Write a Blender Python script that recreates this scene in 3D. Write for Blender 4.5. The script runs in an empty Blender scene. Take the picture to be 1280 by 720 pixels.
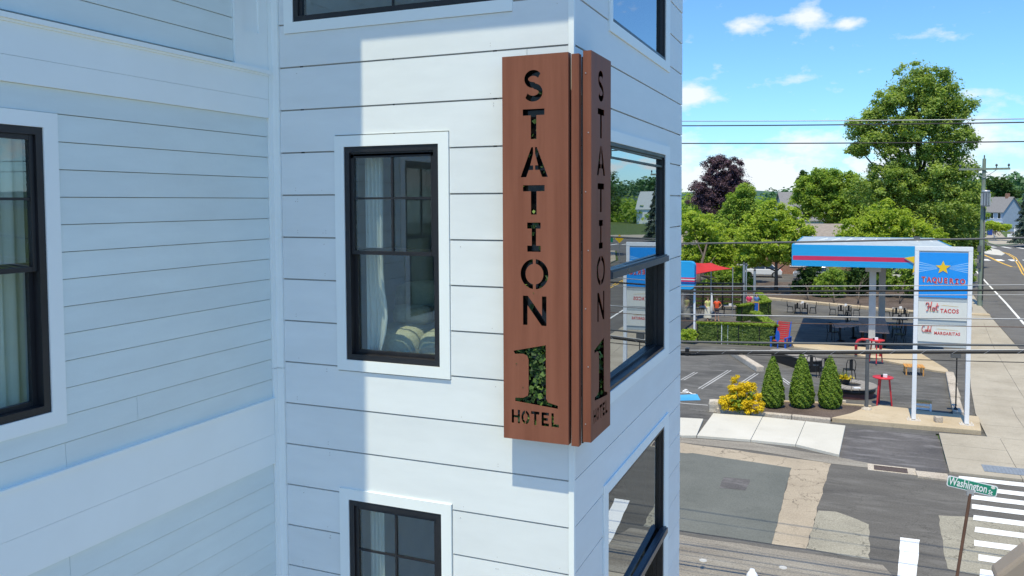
import bpy, bmesh, math, random
import numpy as np
from mathutils import Vector, Matrix

S = bpy.context.scene
COL = S.collection
RND = random.Random(11)
rad = math.radians

# ------------------------------------------------------------------ camera
cam_data = bpy.data.cameras.new('camera')
cam = bpy.data.objects.new('camera', cam_data)
COL.objects.link(cam)
cam_data.sensor_width = 36.0
cam_data.lens = 28.64
cam_data.shift_y = -0.04369
cam_data.clip_start = 0.1
cam_data.clip_end = 8000.0
cam.matrix_world = (Matrix.Translation((0, 0, 8.6)) @ Matrix.Rotation(rad(22.607), 4, 'Z')
                    @ Matrix.Rotation(rad(90 - 2.883), 4, 'X') @ Matrix.Rotation(rad(-0.233), 4, 'Z'))
S.camera = cam

# ------------------------------------------------------------------ sky, sun, exposure
SUN_EL = 68.9
world = bpy.data.worlds.new('World')
S.world = world
world.use_nodes = True
nt = world.node_tree
nt.nodes.clear()


def wn(kind, **kw):
    n = nt.nodes.new(kind)
    for k, v in kw.items():
        setattr(n, k, v)
    return n


def wlink(a, b):
    nt.links.new(a, b)


def wmath(op, a, b=None, clamp=False):
    n = wn('ShaderNodeMath', operation=op, use_clamp=clamp)
    for i, v in enumerate((a, b)):
        if v is None:
            continue
        if isinstance(v, (int, float)):
            n.inputs[i].default_value = v
        else:
            wlink(v, n.inputs[i])
    return n.outputs[0]


sky = wn('ShaderNodeTexSky', sky_type='NISHITA', sun_disc=False)
sky.sun_elevation = rad(SUN_EL)
sky.sun_rotation = rad(180)
sky.altitude = 0.0
sky.air_density = 1.0
sky.dust_density = 0.3
sky.ozone_density = 1.9
tc = wn('ShaderNodeTexCoord')
sep = wn('ShaderNodeSeparateXYZ')
wlink(tc.outputs['Generated'], sep.inputs[0])
azim = wmath('ARCTAN2', sep.outputs[0], sep.outputs[1])          # from +Y towards +X
elev = wmath('ARCSINE', sep.outputs[2])
# cumulus field: noise stretched along the horizon, thickest low down
comb = wn('ShaderNodeCombineXYZ')
wlink(wmath('MULTIPLY', azim, 9.0), comb.inputs[0])
wlink(wmath('MULTIPLY', elev, 17.0), comb.inputs[1])
no1 = wn('ShaderNodeTexNoise')
no1.inputs['Scale'].default_value = 1.15
no1.inputs['Detail'].default_value = 9.0
no1.inputs['Roughness'].default_value = 0.55
wlink(comb.outputs[0], no1.inputs['Vector'])
low = wmath('SUBTRACT', 1.0, wmath('DIVIDE', wmath('SUBTRACT', elev, 0.03), 0.065), clamp=True)
cover = wmath('ADD', no1.outputs['Fac'], wmath('MULTIPLY', low, 0.145))
# single small puffs and wisps: (azimuth, elevation, half width, half height, weight)
PUFFS = [(-0.1170, 0.2010, 0.026, 0.010, 0.40), (-0.0500, 0.2060, 0.026, 0.013, 0.46), (-0.0100, 0.1960, 0.022, 0.008, 0.40),
         (-0.1800, 0.1270, 0.030, 0.014, 0.55), (-0.0600, 0.1370, 0.034, 0.008, 0.25), (0.0760, 0.1770, 0.042, 0.007, 0.24),
         (0.1250, 0.1120, 0.034, 0.008, 0.26), (0.1300, 0.0640, 0.040, 0.030, 0.38), (-0.0450, 0.0640, 0.055, 0.022, 0.36),
         (-0.1900, 0.0520, 0.028, 0.034, 0.42), (-0.1000, 0.0350, 0.090, 0.030, 0.42)]
no2 = wn('ShaderNodeTexNoise')
no2.inputs['Scale'].default_value = 3.2
no2.inputs['Detail'].default_value = 7.0
no2.inputs['Roughness'].default_value = 0.6
wlink(comb.outputs[0], no2.inputs['Vector'])
puff = None
for a0, e0, ra, re_, wgt in PUFFS:
    dx = wmath('DIVIDE', wmath('SUBTRACT', azim, a0), ra)
    dy = wmath('DIVIDE', wmath('SUBTRACT', elev, e0), re_)
    r2 = wmath('ADD', wmath('MULTIPLY', dx, dx), wmath('MULTIPLY', dy, dy))
    g = wmath('MULTIPLY', wmath('POWER', 2.718, wmath('MULTIPLY', r2, -1.0)), wgt)
    puff = g if puff is None else wmath('MAXIMUM', puff, g)
puffs = wmath('MULTIPLY', wmath('ADD', puff, wmath('MULTIPLY', wmath('SUBTRACT', no2.outputs['Fac'], 0.62), 0.9)), 3.2, clamp=True)
ramp = wn('ShaderNodeMapRange', interpolation_type='SMOOTHSTEP')
ramp.inputs[1].default_value = 0.585
ramp.inputs[2].default_value = 0.665
wlink(cover, ramp.inputs[0])
cloud = wmath('MAXIMUM', wmath('MULTIPLY', ramp.outputs[0], wmath('MULTIPLY', low, 1.6, clamp=True)), puffs)
cloud = wmath('MULTIPLY', cloud, 0.93)
mix = wn('ShaderNodeMix', data_type='RGBA')
mix.inputs['B'].default_value = (3.9, 4.1, 4.3, 1.0)
wlink(cloud, mix.inputs['Factor'])
tnt = wn('ShaderNodeVectorMath', operation='MULTIPLY')
tnt.inputs[1].default_value = (0.405, 0.64, 0.87)
wlink(sky.outputs[0], tnt.inputs[0])
wlink(tnt.outputs[0], mix.inputs['A'])
bg = wn('ShaderNodeBackground')
bg.inputs['Strength'].default_value = 0.15
wlink(mix.outputs['Result'], bg.inputs['Color'])
wo = wn('ShaderNodeOutputWorld')
wlink(bg.outputs[0], wo.inputs['Surface'])

sun_data = bpy.data.lights.new('sun', 'SUN')
sun_data.energy = 2.75
sun_data.angle = rad(0.53)
sun_data.color = (1.0, 0.905, 0.665)
sun = bpy.data.objects.new('sun', sun_data)
COL.objects.link(sun)
sun.rotation_euler = (rad(90 - SUN_EL), 0, 0)
sun.location = (0, -20, 60)

S.view_settings.view_transform = 'Standard'
S.view_settings.look = 'None'
S.view_settings.exposure = 0.73
S.view_settings.gamma = 1.0
S.render.engine = 'CYCLES'
S.cycles.max_bounces = 8
S.cycles.transparent_max_bounces = 16


# ------------------------------------------------------------------ materials
def new_mat(name):
    m = bpy.data.materials.new(name)
    m.use_nodes = True
    t = m.node_tree
    t.nodes.clear()
    out = t.nodes.new('ShaderNodeOutputMaterial')
    return m, t, out


def N(t, kind, ins=None, **kw):
    n = t.nodes.new(kind)
    for k, v in kw.items():
        setattr(n, k, v)
    for k, v in (ins or {}).items():
        if hasattr(v, 'node'):
            t.links.new(v, n.inputs[k])
        else:
            n.inputs[k].default_value = v
    return n


def rgba(c, k=1.0):
    return (c[0] * k, c[1] * k, c[2] * k, 1.0)


def pos_node(t):
    return N(t, 'ShaderNodeNewGeometry').outputs['Position']


def noise(t, scale, detail=5.0, rough=0.55, stretch=None, off=None):
    p = pos_node(t)
    if stretch or off:
        mp = N(t, 'ShaderNodeMapping', {'Vector': p})
        if stretch:
            mp.inputs['Scale'].default_value = stretch
        if off:
            mp.inputs['Location'].default_value = off
        p = mp.outputs[0]
    return N(t, 'ShaderNodeTexNoise', {'Vector': p, 'Scale': scale, 'Detail': detail, 'Roughness': rough}).outputs['Fac']


def maprange(t, v, a, b, c=0.0, d=1.0):
    return N(t, 'ShaderNodeMapRange', {0: v, 1: a, 2: b, 3: c, 4: d}).outputs[0]


def mixc(t, f, a, b):
    n = t.nodes.new('ShaderNodeMix')
    n.data_type = 'RGBA'
    for k, v in (('Factor', f), ('A', a), ('B', b)):
        if hasattr(v, 'node'):
            t.links.new(v, n.inputs[k])
        else:
            n.inputs[k].default_value = v
    return n.outputs['Result']


def mat(name, col, rough=0.6, metal=0.0, var=0.12, vscale=2.5, bump=0.0, bscale=60.0, spec=0.4, stretch=None, col2=None, transl=0.0, per_object=0.0):
    m, t, out = new_mat(name)
    p = t.nodes.new('ShaderNodeBsdfPrincipled')
    p.inputs['Roughness'].default_value = rough
    p.inputs['Metallic'].default_value = metal
    p.inputs['Specular IOR Level'].default_value = spec
    f = noise(t, vscale, 6.0, 0.6, stretch)
    f = maprange(t, f, 0.25, 0.75)
    c = mixc(t, f, rgba(col, 1 - var), rgba(col2, 1.0) if col2 else rgba(col, 1 + var))
    t.links.new(c, p.inputs['Base Color'])
    if rough < 0.95:
        r = maprange(t, f, 0, 1, max(0.02, rough - 0.06), min(1.0, rough + 0.08))
        t.links.new(r, p.inputs['Roughness'])
    if bump:
        b = N(t, 'ShaderNodeBump', {'Height': noise(t, bscale, 3.0), 'Strength': bump, 'Distance': 0.02})
        t.links.new(b.outputs[0], p.inputs['Normal'])
    if per_object:
        oi = N(t, 'ShaderNodeObjectInfo')
        k = maprange(t, oi.outputs['Random'], 0, 1, 1 - per_object, 1 + per_object)
        cm = N(t, 'ShaderNodeCombineXYZ', {0: k, 1: k, 2: k})
        vm = N(t, 'ShaderNodeVectorMath', {0: c, 1: cm.outputs[0]}, operation='MULTIPLY')
        t.links.new(vm.outputs[0], p.inputs['Base Color'])
    sh = p.outputs[0]
    if transl:
        tr = N(t, 'ShaderNodeBsdfTranslucent', {'Color': c})
        ms = N(t, 'ShaderNodeMixShader', {0: transl, 1: sh, 2: tr.outputs[0]})
        sh = ms.outputs[0]
    t.links.new(sh, out.inputs['Surface'])
    return m


def ground_mat(name, col, col2, rough=0.9, crack=0.0, speck=0.25, stain=0.5, crack_scale=0.55, scuff=0.0, stretch=(1, 1, 1), crack_w=0.011):
    """worn paving: broad stains, aggregate speckle, optional cracks and pale scuffs"""
    m, t, out = new_mat(name)
    p = t.nodes.new('ShaderNodeBsdfPrincipled')
    p.inputs['Roughness'].default_value = rough
    p.inputs['Specular IOR Level'].default_value = 0.25
    broad = maprange(t, noise(t, 0.45, 7.0, 0.62, stretch), 0.32, 0.68)
    c = mixc(t, broad, rgba(col), rgba(col2))
    fine = maprange(t, noise(t, 22.0, 3.0, 0.7), 0.3, 0.7, 1 - speck, 1 + speck)
    mul = N(t, 'ShaderNodeVectorMath', {0: c, 1: (1, 1, 1)}, operation='MULTIPLY')
    cmb = N(t, 'ShaderNodeCombineXYZ', {0: fine, 1: fine, 2: fine})
    t.links.new(cmb.outputs[0], mul.inputs[1])
    c = mul.outputs[0]
    st = maprange(t, noise(t, 1.7, 6.0, 0.7, stretch, (7, 3, 1)), 0.55, 0.75, 0.0, stain)
    c = mixc(t, st, c, rgba(col, 0.55))
    if scuff:
        sc = maprange(t, noise(t, 1.1, 4.0, 0.75, (0.5, 2.2, 1), (2, 9, 0)), 0.50, 0.66, 0.0, scuff)
        c = mixc(t, sc, c, rgba([(a + b) * 0.75 + 0.05 for a, b in zip(col, col2)]))
    if crack:
        pn = N(t, 'ShaderNodeTexNoise', {'Vector': pos_node(t), 'Scale': 2.6, 'Detail': 7.0, 'Roughness': 0.65})
        pv = N(t, 'ShaderNodeVectorMath', {0: pn.outputs['Color'], 3: 0.7}, operation='SCALE')
        pa = N(t, 'ShaderNodeVectorMath', {0: pos_node(t), 1: pv.outputs[0]}, operation='ADD')
        vo = N(t, 'ShaderNodeTexVoronoi', {'Vector': pa.outputs[0], 'Scale': crack_scale}, feature='DISTANCE_TO_EDGE')
        gate = maprange(t, noise(t, 0.5, 3.0), 0.42, 0.52)
        cr = maprange(t, vo.outputs['Distance'], 0.0, crack_w * crack_scale, 1.0, 0.0)
        cf = N(t, 'ShaderNodeMath', {0: cr, 1: gate}, operation='MULTIPLY')
        cf2 = N(t, 'ShaderNodeMath', {0: cf.outputs[0], 1: crack}, operation='MULTIPLY')
        c = mixc(t, cf2.outputs[0], c, rgba(col, 0.3))
    t.links.new(c, p.inputs['Base Color'])
    b = N(t, 'ShaderNodeBump', {'Height': noise(t, 45.0, 3.0), 'Strength': 0.35, 'Distance': 0.01})
    t.links.new(b.outputs[0], p.inputs['Normal'])
    t.links.new(p.outputs[0], out.inputs['Surface'])
    return m


def leaf_mat(name, dark, light, transl=0.35, third=None):
    m, t, out = new_mat(name)
    at = N(t, 'ShaderNodeAttribute', attribute_name='tint')
    c = mixc(t, at.outputs['Fac'], rgba(dark), rgba(light))
    p = N(t, 'ShaderNodeBsdfPrincipled', {'Base Color': c, 'Roughness': 0.55, 'Specular IOR Level': 0.3})
    lt = N(t, 'ShaderNodeVectorMath', {0: c, 1: (1.25, 1.35, 0.6)}, operation='MULTIPLY')
    tr = N(t, 'ShaderNodeBsdfTranslucent', {'Color': lt.outputs[0]})
    ms = N(t, 'ShaderNodeMixShader', {0: transl, 1: p.outputs[0], 2: tr.outputs[0]})
    t.links.new(ms.outputs[0], out.inputs['Surface'])
    return m


def glass_mat(name, ior=1.55, tint=(0.8, 0.86, 0.84), wav=0.0, gain=1.0):
    m, t, out = new_mat(name)
    fr = N(t, 'ShaderNodeFresnel', {'IOR': ior})
    gl = N(t, 'ShaderNodeBsdfGlossy', {'Color': (0.92, 0.98, 1, 1), 'Roughness': 0.0})
    if wav:
        b = N(t, 'ShaderNodeBump', {'Height': noise(t, 2.2, 1.0), 'Strength': wav, 'Distance': 0.02})
        t.links.new(b.outputs[0], gl.inputs['Normal'])
    tr = N(t, 'ShaderNodeBsdfTransparent', {'Color': rgba(tint)})
    # the mirror image belongs to the outer face of the pane only
    back = N(t, 'ShaderNodeNewGeometry').outputs['Backfacing']
    fr = N(t, 'ShaderNodeMath', {0: fr.outputs[0], 1: gain}, operation='MULTIPLY', use_clamp=True)
    fac = N(t, 'ShaderNodeMath', {0: fr.outputs[0], 1: N(t, 'ShaderNodeMath', {0: 1.0, 1: back}, operation='SUBTRACT').outputs[0]}, operation='MULTIPLY')
    ms = N(t, 'ShaderNodeMixShader', {0: fac.outputs[0], 1: tr.outputs[0], 2: gl.outputs[0]})
    t.links.new(ms.outputs[0], out.inputs['Surface'])
    return m


M = {}
M['white_siding'] = mat('white_siding', (0.795, 0.84, 0.835), 0.5, var=0.045, vscale=1.3, bump=0.06, bscale=9, stretch=(1, 1, 4), per_object=.035)
M['grey_siding'] = mat('grey_siding', (0.74, 0.83, 0.815), 0.6, var=0.05, vscale=1.4, bump=0.06, bscale=12, stretch=(1, 1, 4), per_object=.03)
M['white_trim'] = mat('white_trim', (0.885, 0.94, 0.92), 0.5, var=0.03, vscale=1.6)
M['joint'] = mat('joint', (0.42, 0.40, 0.37), 0.9)
M['roof'] = mat('roof_membrane', (0.3, 0.3, 0.31), 0.9)
M['black_frame'] = mat('black_frame', (0.018, 0.018, 0.021), 0.38, var=0.2, spec=0.5)
M['rail_steel'] = mat('rail_blue_black', (0.03, 0.04, 0.055), 0.3, var=0.2, spec=0.6)
M['glass'] = glass_mat('window_glass', 1.85, (0.95, 0.98, 0.96), 0.004, 1.7)
M['mirror_glass'] = glass_mat('coated_glass', 4.6, (0.42, 0.46, 0.46), 0.006, 1.35)
M['interior'] = mat('interior_paint', (0.66, 0.67, 0.70), 0.9)
M['interior_white'] = mat('interior_white', (0.7, 0.72, 0.72), 0.9)
M['interior_floor'] = mat('interior_floor', (0.16, 0.10, 0.06), 0.6, var=0.3, stretch=(1, 8, 1))
M['curtain'] = mat('curtain_cloth', (0.86, 0.91, 0.89), 0.95, var=0.06, transl=0.35, stretch=(8, 8, 0.5))
M['copper'] = mat('russet_metal', (0.225, 0.080, 0.046), 0.55, var=0.17, vscale=9, bump=0.03, bscale=90, spec=0.2, stretch=(1, 1, 0.06), col2=(0.285, 0.112, 0.068))
M['acrylic'] = mat('black_acrylic', (0.008, 0.009, 0.009), 0.12, spec=0.6)
M['sofa'] = mat('sofa_cloth', (0.46, 0.48, 0.36), 0.95, var=0.2, vscale=40, bump=0.5, bscale=120)
M['dark_wood'] = mat('dark_wood', (0.085, 0.05, 0.038), 0.5, var=0.3, stretch=(1, 1, 6))
M['asphalt'] = ground_mat('lot_asphalt', (0.080, 0.077, 0.072), (0.150, 0.143, 0.130), crack=0.8, scuff=0.55)
M['asphalt_dark'] = ground_mat('sealed_asphalt', (0.028, 0.03, 0.036), (0.05, 0.05, 0.055), stain=0.3)
M['asphalt_apron'] = ground_mat('apron_asphalt', (0.085, 0.08, 0.08), (0.14, 0.13, 0.125), scuff=0.8, crack=0.5)
M['asphalt_road'] = ground_mat('road_asphalt', (0.118, 0.112, 0.106), (0.165, 0.157, 0.146), crack=0.25, speck=0.16, stain=0.25)
M['asphalt_street'] = ground_mat('street_asphalt', (0.095, 0.088, 0.079), (0.150, 0.140, 0.124), crack=0.6, speck=0.24, stain=0.6, scuff=0.35, stretch=(0.4, 1.7, 1))
M['asphalt_patch'] = ground_mat('new_patch_asphalt', (0.125, 0.131, 0.117), (0.165, 0.170, 0.152), speck=0.18, stain=0.25)
M['pink_asphalt'] = ground_mat('old_pink_asphalt', (0.36, 0.298, 0.22), (0.46, 0.385, 0.288), crack=1.0, crack_scale=1.3, crack_w=0.02, speck=0.2, stain=0.2)
M['pale_asphalt'] = ground_mat('old_pale_asphalt', (0.27, 0.248, 0.195), (0.38, 0.35, 0.275), crack=0.9, crack_scale=0.9, crack_w=0.02, speck=0.3, stain=0.25)
M['concrete'] = ground_mat('sidewalk_concrete', (0.36, 0.315, 0.245), (0.46, 0.41, 0.325), crack=0.3, speck=0.10, stain=0.35)
M['concrete_new'] = ground_mat('new_concrete', (0.56, 0.53, 0.455), (0.64, 0.61, 0.535), speck=0.07, stain=0.16)
M['concrete_tan'] = ground_mat('tan_concrete', (0.46, 0.36, 0.23), (0.56, 0.46, 0.32), speck=0.12, stain=0.45, crack=0.3)
M['granite'] = ground_mat('granite_kerb', (0.40, 0.34, 0.27), (0.58, 0.51, 0.42), speck=0.35, stain=0.5)
M['gutter'] = ground_mat('gutter_grime', (0.19, 0.165, 0.135), (0.34, 0.31, 0.26), stain=0.6, speck=0.3, stretch=(0.5, 3, 1))
M['mulch'] = ground_mat('bark_mulch', (0.075, 0.055, 0.045), (0.15, 0.115, 0.095), speck=0.6, stain=0.5)
M['grass'] = ground_mat('grass_ground', (0.06, 0.10, 0.025), (0.12, 0.16, 0.045), speck=0.4)
M['paint_white'] = ground_mat('worn_white_paint', (0.78, 0.78, 0.76), (0.86, 0.86, 0.84), speck=0.05, stain=0.12, crack=0.5, crack_scale=1.2)
M['paint_faded'] = ground_mat('faded_white_paint', (0.36, 0.355, 0.34), (0.55, 0.545, 0.53), speck=0.12, stain=0.4, crack=0.5, crack_scale=1.2)
M['paint_yellow'] = ground_mat('worn_yellow_paint', (0.72, 0.42, 0.05), (0.82, 0.52, 0.12), speck=0.12, stain=0.2)
M['paint_blue'] = ground_mat('worn_blue_paint', (0.05, 0.30, 0.58), (0.10, 0.40, 0.66), speck=0.1, stain=0.2)
M['tactile'] = mat('tactile_plate', (0.23, 0.26, 0.30), 0.7, var=0.15, vscale=8)
M['iron'] = mat('cast_iron', (0.10, 0.075, 0.065), 0.7, var=0.3, vscale=12)
M['white_paint'] = mat('white_enamel', (0.80, 0.815, 0.83), 0.35, var=0.03)
M['white_rust'] = mat('white_enamel_rusty', (0.74, 0.72, 0.68), 0.5, var=0.08, vscale=7, col2=(0.62, 0.5, 0.36))
M['sign_blue'] = mat('sign_blue', (0.015, 0.30, 0.82), 0.3, var=0.04)
M['canopy_blue'] = mat('canopy_blue', (0.02, 0.36, 0.72), 0.4, var=0.05, stretch=(0.4, 1, 4))
M['stripe_red'] = mat('stripe_red', (0.62, 0.035, 0.11), 0.4, var=0.05)
M['red_paint'] = mat('red_enamel', (0.60, 0.04, 0.05), 0.35, var=0.06)
M['blue_paint'] = mat('blue_enamel', (0.02, 0.11, 0.48), 0.4, var=0.06)
M['yellow_paint'] = mat('yellow_enamel', (0.85, 0.55, 0.02), 0.4, var=0.05)
M['sign_red'] = mat('letter_red', (0.58, 0.05, 0.05), 0.5)
M['sign_cream'] = mat('panel_cream', (0.72, 0.72, 0.66), 0.4, var=0.03)
M['sign_grey'] = mat('panel_grey', (0.42, 0.46, 0.47), 0.4, var=0.05)
M['tan_paint'] = mat('swoosh_tan', (0.68, 0.55, 0.33), 0.5)
M['pale_blue'] = mat('ray_pale_blue', (0.35, 0.66, 0.90), 0.4)
M['green_sign'] = mat('sign_green', (0.012, 0.24, 0.15), 0.4, var=0.05)
M['galv'] = mat('galvanised_steel', (0.42, 0.44, 0.46), 0.45, metal=0.5, var=0.1)
M['rust_pole'] = mat('rusty_pole', (0.14, 0.075, 0.05), 0.7, var=0.3, vscale=9, stretch=(1, 1, 0.4))
M['dark_pole'] = mat('dark_grey_pole', (0.10, 0.105, 0.11), 0.5, var=0.12)
M['column'] = mat('column_paint', (0.52, 0.51, 0.48), 0.5, var=0.08)
M['column_tan'] = mat('column_tan_paint', (0.50, 0.42, 0.36), 0.5, var=0.08)
M['canopy_roof'] = mat('canopy_roof_metal', (0.47, 0.52, 0.53), 0.4, var=0.08, metal=0.1)
M['wire'] = mat('cable_black', (0.022, 0.022, 0.024), 0.55)
M['wire_grey'] = mat('cable_grey', (0.30, 0.31, 0.33), 0.4, metal=0.4)
M['pole_wood'] = mat('weathered_pole_wood', (0.23, 0.235, 0.19), 0.9, var=0.25, vscale=6, stretch=(1, 1, 0.2), col2=(0.26, 0.33, 0.24))
M['black_metal'] = mat('black_metal', (0.012, 0.012, 0.013), 0.4, spec=0.4)
M['plank_grey'] = mat('grey_plank', (0.30, 0.27, 0.235), 0.8, var=0.25, stretch=(4, 4, 1))
M['brown_plank'] = mat('brown_plank', (0.46, 0.31, 0.25), 0.7, var=0.2)
M['wine_band'] = mat('wine_band', (0.10, 0.045, 0.045), 0.6, var=0.2)
M['orange_wood'] = mat('orange_wood', (0.62, 0.30, 0.08), 0.55, var=0.15, stretch=(6, 1, 1))
M['brick'] = None
M['trunk'] = mat('bark', (0.12, 0.095, 0.075), 0.95, var=0.35, vscale=5, stretch=(1, 1, 0.25))
M['stone'] = ground_mat('rough_stone', (0.46, 0.40, 0.32), (0.62, 0.56, 0.47), speck=0.3, stain=0.4)
M['leaf_big'] = leaf_mat('leaf_maple', (0.15, 0.24, 0.045), (0.45, 0.54, 0.15), 0.48)
M['leaf_lime'] = leaf_mat('leaf_lime', (0.26, 0.37, 0.04), (0.52, 0.60, 0.09), 0.48)
M['leaf_mid'] = leaf_mat('leaf_mid', (0.155, 0.27, 0.04), (0.42, 0.53, 0.10), 0.48)
M['leaf_dark'] = leaf_mat('leaf_dark', (0.03, 0.08, 0.02), (0.11, 0.19, 0.04))
M['leaf_purple'] = leaf_mat('leaf_copper_beech', (0.06, 0.035, 0.05), (0.19, 0.115, 0.15), 0.2)
M['leaf_spruce'] = leaf_mat('leaf_blue_spruce', (0.03, 0.062, 0.042), (0.12, 0.165, 0.125), 0.1)
M['leaf_cone'] = leaf_mat('leaf_arborvitae', (0.085, 0.17, 0.015), (0.26, 0.36, 0.04), 0.25)
M['leaf_hedge'] = leaf_mat('leaf_hedge', (0.07, 0.125, 0.025), (0.25, 0.33, 0.07), 0.25)
M['leaf_hedge_top'] = leaf_mat('leaf_hedge_top', (0.18, 0.27, 0.03), (0.32, 0.42, 0.06), 0.3)
M['leaf_yellow'] = leaf_mat('leaf_yellow', (0.60, 0.45, 0.014), (0.90, 0.68, 0.03), 0.35)
M['leaf_ivy'] = leaf_mat('leaf_ivy', (0.02, 0.055, 0.018), (0.20, 0.32, 0.07), 0.25)
M['leaf_fog'] = leaf_mat('leaf_far', (0.06, 0.14, 0.06), (0.13, 0.24, 0.09), 0.2)
M['skin'] = mat('skin', (0.55, 0.33, 0.24), 0.6, var=0.05)
M['hair'] = mat('hair_brown', (0.09, 0.05, 0.03), 0.6)
M['shirt_orange'] = mat('shirt_orange', (0.80, 0.11, 0.04), 0.9)
M['shirt_yellow'] = mat('shirt_yellow', (0.62, 0.62, 0.25), 0.9)
M['skirt_pale'] = mat('skirt_pale', (0.62, 0.62, 0.56), 0.9)
M['shorts_dark'] = mat('shorts_dark', (0.03, 0.03, 0.045), 0.9)
M['shirt_pink'] = mat('shirt_pink', (0.70, 0.06, 0.15), 0.9)
M['shirt_blue'] = mat('shirt_blue', (0.10, 0.22, 0.50), 0.9)
M['sail_red'] = mat('shade_sail_red', (0.72, 0.05, 0.05), 0.8, transl=0.3)
M['taupe'] = mat('taupe_enamel', (0.30, 0.25, 0.20), 0.6, var=0.06)
M['car_white'] = mat('car_paint_white', (0.75, 0.76, 0.78), 0.2, spec=0.6, var=0.02)
M['car_silver'] = mat('car_paint_silver', (0.45, 0.47, 0.5), 0.25, metal=0.4, var=0.02)
M['car_dark'] = mat('car_paint_dark', (0.03, 0.035, 0.05), 0.2, spec=0.6)
M['car_glass'] = mat('car_glass', (0.02, 0.025, 0.03), 0.05, spec=0.8)
M['rubber'] = mat('tyre_rubber', (0.015, 0.015, 0.015), 0.9)
M['house_blue'] = mat('house_blue_paint', (0.30, 0.36, 0.45), 0.7)
M['house_roof'] = mat('house_roof', (0.24, 0.23, 0.23), 0.9, var=0.2, vscale=4)
M['shingle'] = mat('shingle_tan_grey', (0.30, 0.26, 0.23), 0.95, var=0.2, vscale=3, bump=0.4, bscale=12)
M['pot'] = mat('dark_pot', (0.03, 0.03, 0.032), 0.6)
M['tactile_blue'] = mat('bin_blue', (0.02, 0.06, 0.28), 0.5)
M['shop_glass'] = mat('shop_glass', (0.10, 0.12, 0.12), 0.08, spec=0.7, var=0.4, vscale=0.8)


def brick_mat():
    m, t, out = new_mat('brickwork')
    tcn = N(t, 'ShaderNodeTexCoord')
    mp = N(t, 'ShaderNodeMapping', {'Vector': tcn.outputs['Object']})
    mp.inputs['Rotation'].default_value = (rad(90), 0, 0)
    b = N(t, 'ShaderNodeTexBrick', {'Vector': mp.outputs[0], 'Color1': (0.36, 0.16, 0.09, 1), 'Color2': (0.26, 0.10, 0.06, 1),
                                   'Mortar': (0.40, 0.33, 0.27, 1), 'Scale': 4.0})
    p = N(t, 'ShaderNodeBsdfPrincipled', {'Base Color': b.outputs[0], 'Roughness': 0.9})
    t.links.new(p.outputs[0], out.inputs['Surface'])
    return m


M['brick'] = brick_mat()


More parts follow.
